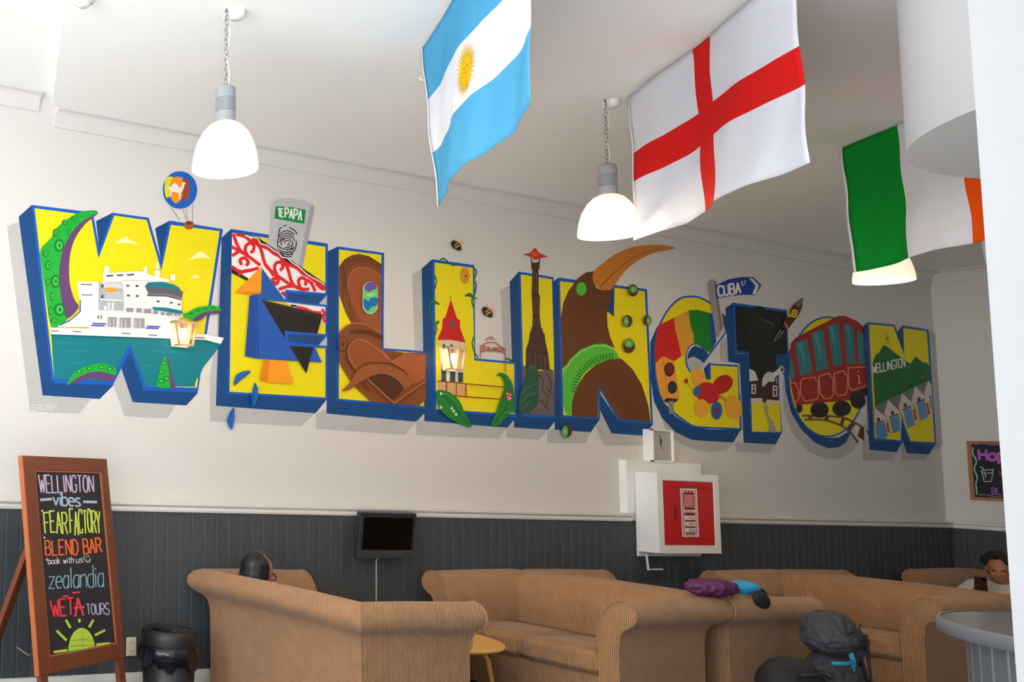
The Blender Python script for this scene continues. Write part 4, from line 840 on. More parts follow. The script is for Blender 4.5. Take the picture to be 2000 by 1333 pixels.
for x in range(0, 100, 26): a.poly((238, 226, 222), [(660+x, 612), (676+x, 592), (688+x, 592), (672+x, 612)]); a.poly((238, 226, 222), [(675+x, 978), (690+x, 958), (702+x, 958), (687+x, 978)])
a.poly((206, 92, 96), '664,625 752,627 757,742 668,740').poly((238, 226, 222), '668,758 765,760 767,782 670,780')
for k in range(3): a.poly((238, 226, 222), [(672+k*3, 806+k*52), (762+k*3, 808+k*52), (764+k*3, 846+k*52), (674+k*3, 844+k*52)]); a.poly((150, 24, 28), [(672+k*3, 790+k*52), (690+k*3, 790+k*52), (720+k*3, 806+k*52), (700+k*3, 806+k*52)])
for y, x0_, x1_ in ((770, 684, 752), (820, 704, 758), (832, 706, 760), (872, 708, 762), (884, 708, 764), (926, 712, 766), (938, 712, 766)): a.line((90, 60, 58), [(x0_, y), (x1_, y+2)], 4)
for y in range(640, 735, 14): a.line((238, 226, 222), [(676, y), (744, y+2)], 4)
a.done('notice', dd, 'red and white striped instruction notice')
pp_ = on_wall(1263, 1088, 5.50); p2_ = on_wall(1266, 1113, 5.50); p3_ = on_wall(1294, 1113, 5.50)
tag(MB().tube([(pp_.x, 5.50, .93), (p2_.x, 5.50, p2_.z), (p3_.x, 5.50, p2_.z)], .009, 8).build('water_pipe', m_cab), 'thin white pipe elbow under the hose cabinet', 'pipe')
c0 = on_wall(1274.5, 838.5, 5.495); c1 = on_wall(1316, 841, 5.495); c2 = on_wall(1274, 902, 5.495)
x0, x1, z0, z1 = c0.x, c1.x, c2.z, c0.z
t = empty('wall_clock', ((x0+x1)/2, YB, z0), 0, 'square white-framed wall clock above the hose cabinet', 'clock')
f = MB().box(x0, x1, 5.52, YB-.001, z0, z1).box(x0, x0+.012, 5.495, 5.52, z0, z1).box(x1-.012, x1, 5.495, 5.52, z0, z1).box(x0, x1, 5.495, 5.52, z0, z0+.012).box(x0, x1, 5.495, 5.52, z1-.012, z1)
f.build('case', m_cab, t, True)
fc = MB().box(x0+.012, x1-.012, 5.514, 5.5205, z0+.012, z1-.012).build('dial', mat('clock_dial_grey', (176, 172, 164), .5, .05, 30), t, True)
m_hand = mat('clock_hand_black', (24, 24, 26), .4, 0, 5); cx, cz = (x0+x1)/2-.015, (z0+z1)/2
for nm, ax, L, w_ in (('minute_hand', -.06, .10, .0025), ('hour_hand', .22, .062, .004), ('second_hand', 2.6, .05, .0015)):
    MB().tube([(cx, 5.51, cz), (cx+math.sin(ax)*L, 5.51, cz+math.cos(ax)*L)], w_, 5).build(nm, m_hand, fc, True)
for k in range(12):
    q = 2*math.pi*k/12; MB().box(-.002, .002, 5.5125, 5.5138, .098, .112, Matrix.Translation((cx, 0, cz)) @ Matrix.Rotation(q, 4, 'Y')).build('hour_mark', mat('clock_mark', (120, 118, 114), .5, 0, 5), fc, True)
# ================================================================== framed chalk menu on the end wall
m_oak = mat('menu_frame_wood', (168, 110, 64), .5, .15, 30); m_slate = mat('chalkboard_black', (34, 32, 36), .8, .25, 12)
xb = XR-.022; p0 = on_x(1888, 862, xb); p1 = on_x(1896, 976.6, xb); z0, z1, ya = p1.z, p0.z, p0.y; yb = ya-.9
t = empty('menu_board', (XR, (ya+yb)/2, z0), 0, 'wood-framed chalk drinks menu on the end wall', 'menu board')
MB().box(xb+.006, XR-.001, yb, ya, z0, z1).build('slate', m_slate, t, True)
for y0_, y1_, a_, b_ in ((yb, ya, z0, z0+.03), (yb, ya, z1-.03, z1), (ya-.032, ya, z0+.03, z1-.03), (yb, yb+.032, z0+.03, z1-.03)): MB().bbox(xb-.006, xb+.01, y0_, y1_, a_, b_, .003).build('frame_rail', m_oak, t, True)
a = Art((1860, 840, 3.921), Vector((xb+.0055, 0, 0)), Vector((-1, 0, 0)))
a.text((196, 90, 206), 'Happ', '200,150 470,150 480,235 210,232', 20, .25)
for q in ('222,310 312,305 300,395 244,398 222,310', '232,335 308,330', '208,285 235,292 258,365'): a.line((170, 176, 182), q, 8)
a.line((140, 196, 206), '160,135 155,180 185,240 168,300 190,360 180,420 190,490', 11, sm=3).line((120, 190, 120), '188,440 184,470 190,500', 11, sm=2)
a.line((150, 110, 176), '165,118 220,104 300,116 370,112 460,112', 7, sm=3).line((150, 110, 176), '205,500 260,498 330,515 400,505 460,510', 7, sm=3)
a.text((150, 110, 176), 'BL', '302,445 365,445 368,495 305,495', 8, .35).line((200, 70, 90), '358,315 370,345 385,320', 10)
a.done('chalk_writing', t)
# ================================================================== easel chalkboard
m_mah = mat('easel_mahogany', (112, 58, 34), .5, .22, 18); m_mah2 = mat('easel_wood_lighter', (176, 96, 50), .5, .15, 18); m_sl2 = mat('easel_slate', (36, 34, 38), .85, .2, 8)
BXY = Vector((2.4907, 4.7914, .34)); byaw, blean, BW, BH = .4224, .1422, .8365, 1.2171
eu = Vector((math.cos(byaw), math.sin(byaw), 0)); en0 = Vector((math.sin(byaw), -math.cos(byaw), 0)); eup = Vector((0, 0, math.cos(blean)))-en0*math.sin(blean); en = eu.cross(eup)
en = en if en.dot(en0) > 0 else -en
ME = Matrix((( eu.x, eup.x, en.x, BXY.x), (eu.y, eup.y, en.y, BXY.y), (eu.z, eup.z, en.z, BXY.z), (0, 0, 0, 1)))
t = empty('chalkboard_easel', (BXY+eu*BW/2)*1, 0, 'wooden A-frame chalkboard listing tours in coloured chalk', 'chalkboard'); t.location.z = 0
fw = .105; fr = .075
for nm, q in (('frame_rail', (0, fw, 0, BH)), ('frame_rail', (BW-fr, BW, 0, BH)), ('frame_rail', (fw, BW-fr, BH-fw*.8, BH)), ('frame_rail', (fw, BW-fr, 0, fw*.86))):
    MB().bbox(q[0], q[1], q[2], q[3], -.035, 0, .003, ME).build(nm, m_mah, t, True)
MB().box(-.003, 0, 0, BH, -.034, -.002, ME).build('lit_edge_strip', m_mah2, t, True, label='lighter worn outer edge of the frame')  # daylight on the side edge is put into this lighter colour
sl = MB().box(fw-.005, BW-fr+.005, fw*.8, BH-fw*.7, -.024, -.010, ME).build('slate', m_sl2, t, True)
g = MB(); s_ = .008
for q in ((fw, fw+s_, fw*.86, BH-fw*.8), (BW-fr-s_, BW-fr, fw*.86, BH-fw*.8), (fw, BW-fr, fw*.86, fw*.86+s_), (fw, BW-fr, BH-fw*.8-s_, BH-fw*.8)): g.box(q[0], q[1], q[2], q[3], -.010, -.004, ME)
g.build('inner_bead', m_mah2, t, True)
zl = BXY.z/math.cos(blean)
for x_ in (.012, BW-.077): MB().bbox(x_, x_+.065, -zl+.0, .02, -.034, -.004, .002, ME).build('front_leg', m_mah, t, True)
def wpt(u, v, w_): return ME @ Vector((u, v, w_))
for u in (.05, BW-.05):
    top = wpt(u, BH*.56, -.05); foot = Vector((top.x, top.y, 0))-en0*.42
    dv = (foot-top); side = eu*.03; nn_ = dv.cross(side).normalized()*.016
    MB().raw([top+side+nn_, top-side+nn_, top-side-nn_, top+side-nn_, foot+side+nn_, foot-side+nn_, foot-side-nn_, foot+side-nn_], [(0, 1, 2, 3), (7, 6, 5, 4), (0, 4, 5, 1), (1, 5, 6, 2), (2, 6, 7, 3), (3, 7, 4, 0)]).build('rear_leg', m_mah, t, True)
MB().tube([wpt(.06, .12, -.04), wpt(.06, .10, -.12), wpt(.06, .14, -.2)], .003, 5).build('stay_chain', m_chain, t, True)
CE = (0, 860, 2.8182); a = Art(CE, wpt(0, 0, -.0098), en)
a.text((206, 186, 216), 'WELLINGTON', '212,192 512,196 516,284 220,290', 7, .3, .02).line((168, 194, 214), '222,330 285,325', 14).line((168, 194, 214), '458,340 535,342', 14)
a.text((168, 194, 214), 'vibes', '290,285 440,290 444,366 294,358', 9, .18)
a.text((206, 224, 84), 'FEAR', '240,398 366,392 372,512 248,512', 7.8, .25, .06).text((206, 224, 84), 'FACTORY', '382,388 548,392 555,512 388,520', 7.8, .25, .08)
a.text((244, 108, 56), 'BLEND', '248,556 425,548 432,632 252,634', 7.8, .35, .02).text((244, 108, 56), 'BAR', '455,546 550,540 562,618 462,628', 8.6, .3, .02)
a.text((226, 224, 226), '*book', '250,652 330,645 332,680 254,684', 3.9, .3).text((226, 224, 226), 'with', '348,646 405,642 406,676 350,680', 3.9, .35).text((226, 224, 226), 'us!', '418,640 465,636 467,672 420,678', 3.9, .35).line((226, 224, 226), '472,658 480,672 492,668 496,652', 5, sm=2).line((226, 224, 226), '478,640 478,646', 5).line((226, 224, 226), '488,638 488,644', 5)
a.text((150, 190, 208), 'zealandia', '268,712 568,685 572,808 270,818', 5.5, .25)
a.text((234, 58, 74), 'WET', '275,885 405,868 405,962 290,975', 9.4, .2).line((234, 58, 74), '345,862 378,858', 9).line((234, 58, 74), '398,842 440,838', 9).line((234, 58, 74), '415,972 428,870 460,968', 12).line((234, 58, 74), '405,926 466,920', 10)
a.text((196, 186, 216), 'TOURS', '474,905 598,898 602,962 480,960', 5.5, .3)
YG = (186, 216, 70)
a.poly(YG, [(450+75*math.cos(t_), 1165-130*math.sin(t_)) for t_ in (math.pi*k/16 for k in range(17))])
for q in ('295,1168 370,1158', '530,1128 606,1120', '312,1050 366,1104', '362,990 388,1036', '436,985 438,1005', '514,990 490,1032', '522,1076 580,1046'): a.line(YG, q, 14)
for q in ('390,1105 460,1098 505,1102', '385,1135 450,1130 520,1132', '452,1080 456,1150'): a.line((140, 180, 60), q, 4)
a.line((96, 150, 90), '376,1167 526,1152', 10)
for q in ('228,392 236,388', '240,540 248,536'): a.line((240, 230, 240), q, 9)
a.done('chalk_writing', sl, 'coloured chalk lettering and a green sun')
# ================================================================== black bin
m_bin = mat('bin_black_plastic', (26, 27, 31), .45, .1, 15); m_bag = mat('bin_bag_black', (20, 20, 26), .22, .2, 25, bump=.5)
bz = on_wall(330, 1228, 5.18); bx, by = bz.x, 5.18; ZT = bz.z
t = empty('rubbish_bin', (bx, by, 0), 0, 'black swing-top rubbish bin between the easel and the sofa', 'bin')
MB().lathe([(0, .005), (.145, .005), (.15, .02), (.166, ZT-.12), (0.16, ZT-.12)], (bx, by, 0), 28).build('body', m_bin, t, True, True)
pr = []; V = []; F = []; N = 40; rk = random.Random(5)
for j, (r, z) in enumerate(((.158, ZT-.10), (.176, ZT-.095), (.180, ZT-.14), (.176, ZT-.18), (.171, ZT-.22))):
    for k in range(N): q = 2*math.pi*k/N; rr = r+(.006*math.sin(k*1.7)+.004*math.sin(k*3.1+j) if j > 1 else 0); V.append((bx+rr*math.cos(q), by+rr*math.sin(q), z+(.022*math.sin(k*.9)+.012*math.sin(k*2.3) if j == 4 else 0)))
for j in range(4):
    for k in range(N): F.append((j*N+k, j*N+(k+1) % N, (j+1)*N+(k+1) % N, (j+1)*N+k))
mesh('bin_liner', V, F, m_bag, t, True, True)
ld = MB().lathe([(.168, ZT-.10), (.171, ZT-.05), (.165, ZT-.015), (.15, ZT), (.135, ZT-.006), (.13, ZT-.03), (0, ZT-.035)], (bx, by, 0), 32).build('lid', m_bin, t, True, True)
MB().bbox(-.075, .12, -.12, .12, -.02, .02, .015, Matrix.Translation((bx+.03, by, ZT-.012)) @ Matrix.Rotation(.12, 4, 'Y')).build('swing_flap', mat('bin_flap', (40, 42, 46), .35, .05, 20), ld, True)
# ================================================================== coffee table
m_ply = mat('blond_plywood', (226, 168, 88), .4, .10, 12)
t = empty('coffee_table', (5.34, 4.85, 0), 0, 'low blond wood coffee table between the two nearest sofas', 'table')
V = []; N = 40
for z, s_ in ((.44, .96), (.452, 1), (.462, 1), (.47, .975)):
    for k in range(N):
        q = 2*math.pi*k/N; c, s2 = math.cos(q), math.sin(q); e = 1
        V.append((s_*.48*math.copysign(abs(c)**e, c), s_*.48*math.copysign(abs(s2)**e, s2), z))
F = [(j*N+k, j*N+(k+1) % N, (j+1)*N+(k+1) % N, (j+1)*N+k) for j in range(3) for k in range(N)]+[tuple(range(N))[::-1], tuple(range(3*N, 4*N))]
mesh('tabletop', V, F, m_ply, t)
for sx in (-1, 1):
    for sy in (-1, 1): MB().tube([(sx*.16, sy*.16, .44), (sx*.25, sy*.22, .425), (sx*.29, sy*.25, .36), (sx*.335, sy*.285, .0)], .016, 10).build('leg', m_ply, t, smooth=True)
# ================================================================== round bar counter under the bulkhead
m_top = mat('bar_top_grey', (92, 95, 99), .18, .04, 12, spec=.6); m_bedge = mat('bar_edge_grey', (104, 108, 116), .45, .04, 12); m_bpl = mat('bar_panel_grey', (90, 96, 102), .5, .06, 30)
t = empty('bar_counter', (*KC, 0), 0, 'round grey bar counter with boarded base at the right edge', 'counter')
MB().lathe([(0, 1.002), (KR-.012, 1.002), (KR-.012, 1.049), (0, 1.05)], (0, 0, 0), 72).build('counter_top', m_top, t)
MB().lathe([(KR-.012, .995), (KR, 1.0), (KR, 1.046), (KR-.004, 1.051), (KR-.012, 1.051)], (0, 0, 0), 72).build('edge_band', m_bedge, t, smooth=True)
dr_ = ray(1889, 1295); dl = Vector((dr_.x, dr_.y)).normalized(); rb = abs(KC[0]*dl.y-KC[1]*dl.x)
MB().lathe([(rb-.02, 0), (rb-.02, 1.0)], (0, 0, 0), 60).build('base_drum', m_bpl, t)
NP = max(8, int(2*math.pi*rb/.088)); hw_ = math.pi*rb/NP
me = bpy.data.meshes.new('plank'); vs = [(x, y, z) for z in (0.02, .998) for x, y in ((rb-.02, -hw_), (rb-.006, -hw_+.001), (rb, -hw_+.006), (rb, hw_-.006), (rb-.006, hw_-.001), (rb-.02, hw_))]
me.from_pydata(vs, [], [(i, i+1, 7+i, 6+i) for i in range(5)]); me.materials.append(m_bpl)
for k in range(NP): o = bpy.data.objects.new('plank', me); C.objects.link(o); o.parent = t; o.rotation_euler = (0, 0, 2*math.pi*k/NP)
# ================================================================== luggage and clothing
m_pk = mat('backpack_grey_nylon', (58, 58, 65), .7, .3, 25, bump=.35); m_pkd = mat('backpack_black_strap', (28, 28, 32), .7, .1, 30); m_cy = mat('backpack_cyan_strap', (30, 150, 196), .6, .05, 20)
by_ = 3.66; b0 = on_wall(1622, 1330, by_); b1 = on_wall(1606, 1192, by_); zt = b1.z; bx_ = b0.x
t = empty('backpack', (bx_, by_, 0), 0, 'big grey hiking backpack with cyan straps leaning by the sofas', 'backpack')
def blob(parts, vox, name, m, parent, sm=6, disp=0, dscale=.08):
    mb = MB()
    for f_ in parts: f_(mb)
    o = mb.build(name, m, parent, True, True); r = o.modifiers.new('remesh', 'REMESH'); r.mode = 'VOXEL'; r.voxel_size = vox; r.use_smooth_shade = True
    if sm: s_ = o.modifiers.new('smooth', 'SMOOTH'); s_.iterations = sm; s_.factor = .5
    if disp:
        tx = bpy.data.textures.new(name+'_folds', 'CLOUDS'); tx.noise_scale = dscale; d_ = o.modifiers.new('disp', 'DISPLACE'); d_.texture = tx; d_.strength = disp; d_.mid_level = .5
    return o
RZ = Matrix.Rotation(.35, 4, 'Z') @ Matrix.Rotation(-.10, 4, 'Y')
blob([lambda m: m.ball((bx_+.03, by_, .19), .185, .15, .22, M=RZ), lambda m: m.ball((bx_+.02, by_, .36), .19, .15, .20, M=RZ), lambda m: m.ball((bx_+.09, by_, zt-.22), .13, .13, .13), lambda m: m.ball((bx_+.13, by_-.02, .2), .10, .11, .18)], .008, 'pack_body', m_pk, t, 4, .03, .035)
lid_ = blob([lambda m: m.ball((bx_-.02, by_-.01, zt-.10), .13, .13, .10, M=RZ), lambda m: m.ball((bx_-.05, by_-.03, zt-.17), .125, .14, .10), lambda m: m.ball((bx_+.06, by_-.02, zt-.17), .125, .13, .09)], .007, 'top_pocket', m_pk, t, 4, .026, .035)
for q in ([(-.15, -.10, zt-.21), (-.06, -.175, zt-.19), (.06, -.16, zt-.15), (.14, -.09, zt-.11)], [(-.10, -.14, zt-.12), (0, -.155, zt-.09), (.09, -.12, zt-.07)]): MB().tube([(bx_+x, by_+y, z) for x, y, z in q], .006, 6).build('seam', m_pkd, lid_, True, True)
for q, m_, r in (([(-.16, -.10, .38), (-.06, -.17, .34), (.04, -.165, .29)], m_pkd, .011), ([(-.15, -.11, .31), (-.03, -.165, .27), (.05, -.16, .22)], m_pkd, .009), ([(.04, -.17, zt-.12), (.055, -.175, .35), (.06, -.17, .2)], m_pkd, .008), ([(.19, -.04, zt-.2), (.25, -.06, .36), (.29, -.06, .2), (.28, -.04, .06)], m_pkd, .016), ([(.10, -.14, zt-.22), (.16, -.12, zt-.17), (.2, -.05, zt-.13)], m_pkd, .01)):
    MB().tube([(bx_+x, by_+y, z) for x, y, z in q], r, 8).build('strap', m_, t, True, True)
zc_ = on_wall(1640, 1297, by_-.16).z; xc0 = on_wall(1631, 1297, by_-.16).x; xc1 = on_wall(1672, 1296, by_-.16).x
MB().tube([(xc0, by_-.15, zc_), ((xc0+xc1)/2, by_-.172, zc_), (xc1, by_-.14, zc_+.002)], .011, 8).build('cyan_strap', m_cy, t, True, True)
MB().tube([(xc1+.01, by_-.13, zc_+.06), (xc1+.035, by_-.13, zc_+.0), (xc1+.03, by_-.125, zc_-.06)], .014, 8).build('cyan_strap', m_cy, t, True, True)
MB().bbox(bx_-.135, bx_-.09, by_-.155, by_-.135, .375, .395, .004).build('buckle', mat('buckle_grey', (150, 150, 150), .4, .05, 20), t, True)
d0 = on_wall(1540, 1333, 3.5); d1 = on_wall(1536, 1283, 3.5)
t = empty('day_bag', (d0.x, 3.5, 0), 0, 'black soft day bag slumped on the floor beside the backpack', 'bag')
blob([lambda m: m.ball((d0.x+.02, 3.5, d1.z-.16), .19, .15, .16), lambda m: m.ball((d0.x+.05, 3.5, .14), .2, .16, .15), lambda m: m.ball((d0.x-.05, 3.48, .12), .14, .13, .13)], .014, 'bag_body', mat('bag_black_cloth', (20, 20, 24), .75, .15, 30, bump=.2), t, 8, .025, .09)
MB().tube([(d0.x-.1, 3.39, d1.z-.08), (d0.x, 3.335, d1.z-.06), (d0.x+.12, 3.36, d1.z-.10)], .008, 6).build('zip', m_pkd, t, True, True)
MB().bbox(d0.x-.15, d0.x-.09, 3.345, 3.36, d1.z-.27, d1.z-.245, .003).build('bag_tag', mat('bag_tag_white', (190, 196, 206), .6, .05, 20), t, True)
j0 = on_z(1395, 1152, .885)
t = empty('purple_jacket', (j0.x, j0.y, .84), 0, 'crumpled purple jacket lying on the sofa corner', 'jacket')
blob([lambda m: m.ball((j0.x-.02, j0.y, .898), .15, .10, .055), lambda m: m.ball((j0.x+.09, j0.y+.01, .893), .10, .08, .05), lambda m: m.ball((j0.x-.10, j0.y+.02, .898), .08, .08, .05)], .005, 'jacket_cloth', mat('purple_nylon', (88, 26, 80), .6, .3, 30, bump=.4), t, 3, .035, .028)
k0 = on_z(1452, 1154, .87)
t = empty('cap', (k0.x, k0.y, .84), 0, 'bright blue and black cap on the sofa arm next to the purple jacket', 'cap')
blob([lambda m: m.ball((k0.x, k0.y, .89), .10, .085, .045), lambda m: m.box(k0.x-.07, k0.x+.08, k0.y-.05, k0.y+.05, .85, .89)], .007, 'crown', m_cy, t, 5)
MB().ball((0, 0, 0), .085, .022, .055, M=Matrix.Rotation(.35, 4, 'Y')).build('brim', m_pkd, t, smooth=True).location = (-.03, -.115, -.012)
MB().tube([(k0.x+.08, k0.y, .89), (k0.x+.14, k0.y-.005, .89), (k0.x+.19, k0.y-.01, .865), (k0.x+.21, k0.y-.01, .845)], .008, 8).build('cap_strap', m_pkd, t, True, True)
# ================================================================== people
m_skin = mat('skin_warm', (186, 120, 92), .55, .05, 15); m_skin2 = mat('skin_tan', (176, 112, 84), .55, .05, 15); m_hair = mat('hair_black', (20, 18, 20), .5, .3, 60, bump=.4); m_hair2 = mat('hair_dark_curly', (26, 19, 16), .85, .3, 60, bump=.5)
def head(m, c, f, tilt):
    """adds a head facing direction f (horizontal unit), pitched down by tilt"""
    f = Vector(f); s = Vector((-f.y, f.x, 0)); ff = f*math.cos(tilt)-Vector((0, 0, 1))*math.sin(tilt); u = s.cross(ff)*-1
    u = u if u.z > 0 else -u
    Mh = Matrix(((ff.x, s.x, u.x), (ff.y, s.y, u.y), (ff.z, s.z, u.z)))
    c = Vector(c)
    def B(p, r): m.ball(c+Mh @ Vector(p), *r, 16, 12, M=Mh)
    B((-.012, 0, .03), (.098, .076, .092)); B((.028, 0, -.035), (.066, .058, .082)); B((.045, 0, -.085), (.035, .036, .03))
    B((.098, 0, -.018), (.018, .013, .024)); B((.092, 0, .01), (.010, .010, .03)); B((.082, 0, -.062), (.014, .026, .010)); B((.08, 0, .032), (.016, .05, .012))
    for k in (-1, 1): B((-.005, k*.079, -.01), (.017, .008, .03)); B((.066, k*.036, -.02), (.02, .02, .018))
    return c, Mh
def hand(m, w, d, up, curl=.9, side=1):
    """palm from wrist w along d, back of hand towards up, five bent fingers"""
    d = Vector(d).normalized(); up = Vector(up); up = (up-d*up.dot(d)).normalized(); s = d.cross(up)*side; w = Vector(w)
    m.tube([w, w+d*.03, w+d*.085], .02, 10, rs=[.021, .026, .026]); m.ball(w+d*.055, .034, .034, .018, M=Matrix(((d.x, s.x, up.x), (d.y, s.y, up.y), (d.z, s.z, up.z))))
    for k, L in enumerate((.07, .078, .073, .058)):
        p = w+d*.085+s*(.027-.018*k); q = [p]; a_ = .15
        for seg in (.45, .32, .23):
            a_ += curl*.55; q.append(q[-1]+(d*math.cos(a_)-up*math.sin(a_))*L*seg)
        m.tube(q, .008, 8, rs=[.0092, .0088, .008, .007])
    p = w+d*.03+s*.03; m.tube([p, p+d*.03+s*.022-up*.01, p+d*.055+s*.016-up*.022], .01, 8, rs=[.012, .0105, .0085])
# person on the nearest sofa, facing along the wall
hx = 4.27; hp = on_x(507, 1121, hx)
t = empty('person', (hx+.15, hp.y, .49), 0, 'person with black hair and glasses seated low in the nearest sofa', 'person')
hc = Vector((hx, hp.y, hp.z)); F1 = Vector((math.cos(.15), math.sin(.15), 0))
def body1(m):
    head(m, hc, F1, .25)
    m.tube([hc+Vector((-.03, 0, -.06)), hc+Vector((.0, 0, -.16))], .05, 12, rs=[.05, .056])
    m.tube([(hx+.05, hp.y, hc.z-.15), (hx+.07, hp.y, hc.z-.28), (hx+.15, hp.y, .60)], .12, 14, rs=[.085, .11, .10])
    for s in (-1, 1):
        m.tube([(hx+.05, hp.y+s*.10, hc.z-.2), (hx+.10, hp.y+s*.14, .62), (hx+.30, hp.y+s*.09, .63)], .045, 10, rs=[.05, .04, .03])
        hand(m, (hx+.30, hp.y+s*.09, .63), (1, -s*.5, .05), (0, 0, 1), .8, -s)
        m.tube([(hx+.18, hp.y+s*.07, .565), (hx+.50, hp.y+s*.09, .57), (hx+.66, hp.y+s*.10, .12), (hx+.78, hp.y+s*.11, .05)], .06, 12, rs=[.07, .06, .045, .04])
blob([body1], .008, 'body', m_skin, t, 2)
blob([lambda m: m.tube([(hx+.05, hp.y, hc.z-.16), (hx+.07, hp.y, hc.z-.28), (hx+.14, hp.y, .58)], .12, 14, rs=[.10, .125, .115]), lambda m: [m.tube([(hx+.05, hp.y+s*.08, hc.z-.19), (hx+.09, hp.y+s*.13, .68)], .06, 10, rs=[.062, .052]) for s in (-1, 1)]], .012, 'shirt', mat('shirt_black', (28, 28, 32), .8, .1, 20), t, 4)
blob([lambda m: [m.tube([(hx+.16, hp.y+s*.06, .575), (hx+.50, hp.y+s*.09, .58), (hx+.66, hp.y+s*.10, .14)], .06, 12, rs=[.08, .072, .06]) for s in (-1, 1)]], .012, 'trousers', mat('trousers_dark', (36, 38, 46), .8, .1, 20), t, 4)
def hair1(m):
    s = Vector((-F1.y, F1.x, 0)); MR = Matrix.Rotation(math.atan2(F1.y, F1.x), 3, 'Z')
    for p_, r in (((-.042, 0, .045), (.096, .094, .088)), ((-.07, 0, -.02), (.075, .092, .095)), ((-.042, -.055, -.005), (.058, .04, .08)), ((-.042, .055, -.005), (.058, .04, .08)), ((-.08, 0, -.085), (.06, .08, .065))): m.ball(hc+MR @ Vector(p_), *r, 18, 12, M=MR)
hr = blob([hair1], .008, 'hair', m_hair, t, 5, .006, .02)
MR = Matrix.Rotation(math.atan2(F1.y, F1.x), 3, 'Z')
band = [hc+MR @ Vector((-.02+.008*math.sin(q), .101*math.cos(q), .045+.098*math.sin(q))) for q in (math.pi*k/14 for k in range(15))]
MB().tube(band, .004, 6).build('hair_band', mat('hair_band_grey', (70, 72, 78), .4, .05, 20), t, True, True)
g = MB()
for s in (-1, 1):
    cc = hc+MR @ Vector((.088, s*.034, -.022)); g.tube([cc+MR @ Vector((0, .026*math.cos(q), .02*math.sin(q))) for q in (2*math.pi*k/14 for k in range(15))], .003, 6, cap=False); g.tube([cc+MR @ Vector((0, s*.026, .008)), hc+MR @ Vector((.05, s*.083, -.008)), hc+MR @ Vector((-.01, s*.086, -.004))], .003, 6)
g.tube([hc+MR @ Vector((.1, -.008, -.018)), hc+MR @ Vector((.1, .008, -.018))], .003, 6); g.build('glasses', m_hand, t, True)
# person by the end wall, looking down at a phone
hp2 = on_x(1950, 1113, 12.22); hc2 = hp2.copy(); F2 = Vector((-math.cos(-.25), math.sin(-.25), 0)); F2 = Vector((-.93, -.36, 0)).normalized()
t = empty('person', (12.38, hc2.y, .49), 0, 'person in a white T-shirt with dark curly hair holding a phone', 'person')
y2 = hc2.y; sz = hc2.z-.175; ph = on_x(1916, 1146, 11.92)
def body2(m):
    head(m, hc2, F2, .30)
    m.tube([hc2+Vector((.03, .01, -.06)), Vector((12.33, y2, sz+.05))], .055, 12, rs=[.055, .062])
    m.tube([(12.34, y2, sz), (12.38, y2, sz-.2), (12.36, y2, .56)], .13, 14, rs=[.12, .145, .15])
    for s in (-1, 1):
        el = (12.16, y2+s*.27, sz-.20) if s > 0 else (12.15, y2-.25, sz-.25); wr = (ph.x+.07, ph.y+(.01 if s > 0 else -.12), ph.z-.09 if s > 0 else ph.z-.16)
        m.tube([(12.34, y2+s*.17, sz-.01), el, wr], .05, 10, rs=[.058, .045, .03])
        hand(m, wr, (-.35, .05 if s > 0 else .5, .95 if s > 0 else .5), (.85, .1 if s > 0 else -.3, .45), .75, 1 if s > 0 else -1)
        m.tube([(12.34, y2+s*.09, .58), (11.92, y2+s*.13, .60), (11.86, y2+s*.12, .12), (11.74, y2+s*.12, .05)], .06, 12, rs=[.09, .065, .048, .04])
b2 = blob([body2], .008, 'body', m_skin2, t, 2)
def shirt2(m):
    m.tube([(12.335, y2, sz+.06), (12.345, y2, sz), (12.39, y2, sz-.2), (12.37, y2, .56)], .14, 16, rs=[.085, .145, .165, .17])
    for s in (-1, 1): m.tube([(12.345, y2+s*.10, sz+.015), (12.33, y2+s*.22, sz-.015), (12.22, y2+s*.27, sz-.12)], .07, 12, rs=[.075, .078, .07])
blob([shirt2], .012, 'shirt', mat('tshirt_white', (214, 208, 196), .85, .05, 20), t, 4, .008, .06)
blob([lambda m: [m.tube([(12.36, y2+s*.08, .58), (11.92, y2+s*.13, .605), (11.86, y2+s*.12, .14)], .06, 12, rs=[.11, .082, .066]) for s in (-1, 1)]], .012, 'trousers', MATS['trousers_dark'], t, 4)
rk = random.Random(11)
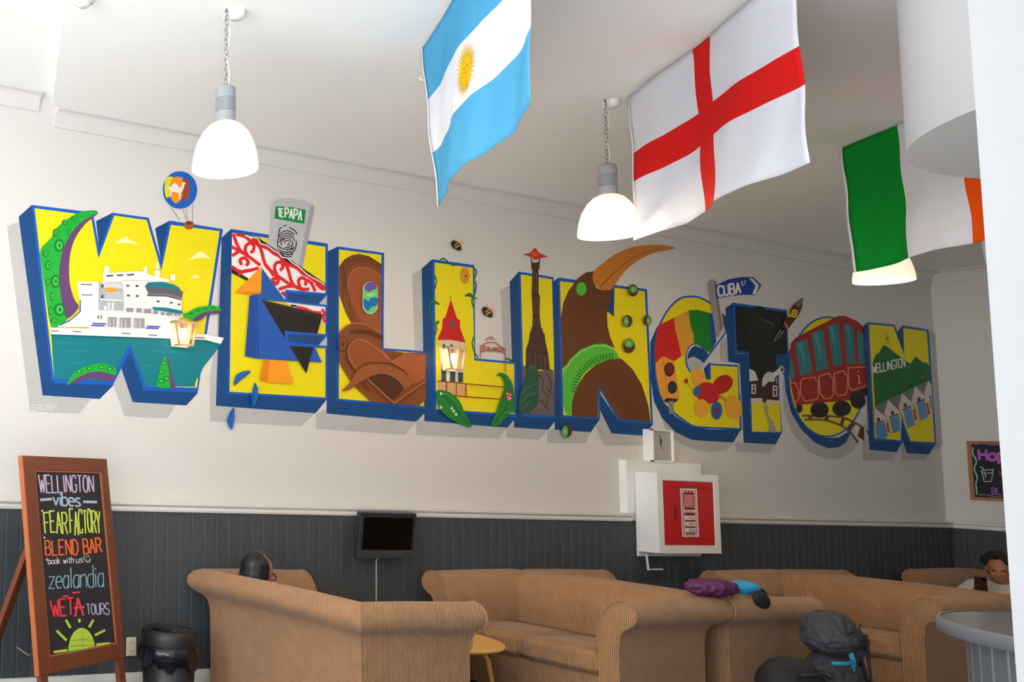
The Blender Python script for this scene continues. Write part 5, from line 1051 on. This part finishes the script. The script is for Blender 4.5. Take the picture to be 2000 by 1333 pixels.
def hair2(m):
    aF = math.atan2(F2.y, F2.x); M2 = Matrix.Rotation(aF, 3, 'Z')
    m.ball(hc2+M2 @ Vector((-.035, 0, .055)), .10, .088, .075, 16, 10); m.ball(hc2+M2 @ Vector((-.07, 0, 0)), .065, .082, .09)
    for k in range(46):
        q = rk.uniform(-2.4, 2.4); e = rk.uniform(.15, 1.4); p_ = Vector((math.cos(q)*math.cos(e)*.105-.025, math.sin(q)*math.cos(e)*.095, math.sin(e)*.105+.04))
        m.ball(hc2+M2 @ p_, rk.uniform(.018, .03), None, None, 8, 6)
blob([hair2], .007, 'hair', m_hair2, t, 2)
e_ = MB()
for s in (-1, 1):
    sd = Vector((-F2.y, F2.x, 0)); e_.ball(hc2+F2*.083+sd*s*.034+Vector((0, 0, -.012)), .009, .009, .005)
e_.build('eye', m_hand, t, True)
o = empty('phone', ph, 0, 'dark smartphone held up in both hands by the end-wall person', 'phone')
Mp = Matrix.Translation(ph) @ Matrix.Rotation(math.atan2(F2.y, F2.x), 4, 'Z') @ Matrix.Rotation(.55, 4, 'Y')
MB().bbox(-.006, .006, -.04, .04, -.045, .105, .004, Mp).build('phone_body', mat('phone_case_brown', (70, 46, 40), .4, .1, 20), o, True)
MB().box(-.0068, -.0058, -.036, .036, -.04, .10, Mp).build('phone_screen', m_scr, o, True)
MB().bbox(.005, .009, .008, .032, .068, .095, .002, Mp).build('camera_bump', m_scr, o, True)
# small ceiling fittings
t = empty('smoke_detector', (0, 0, 0), 0, 'small white smoke detector on the ceiling at the top left', 'detector'); sd_ = on_z(163, -4, ZC); t.location = (sd_.x, sd_.y, ZC-.045)
MB().lathe([(0, 0), (.03, 0), (.035, .012), (.03, .015)], (0, 0, 0), 20).build('sensor_head', m_trim, t, smooth=True); MB().lathe([(.03, .015), (.055, .022), (.058, .045)], (0, 0, 0), 24).build('base', m_trim, t, smooth=True)
hk = on_z(821, 155, ZC-.012); tag(MB().tube([(hk.x, hk.y, ZC), (hk.x, hk.y, ZC-.015), (hk.x+.02, hk.y-.02, ZC-.022), (hk.x+.035, hk.y-.03, ZC-.01)], .006, 6).build('ceiling_hook', m_trim), 'small white hook screwed into the ceiling beside the striped flag', 'hook')
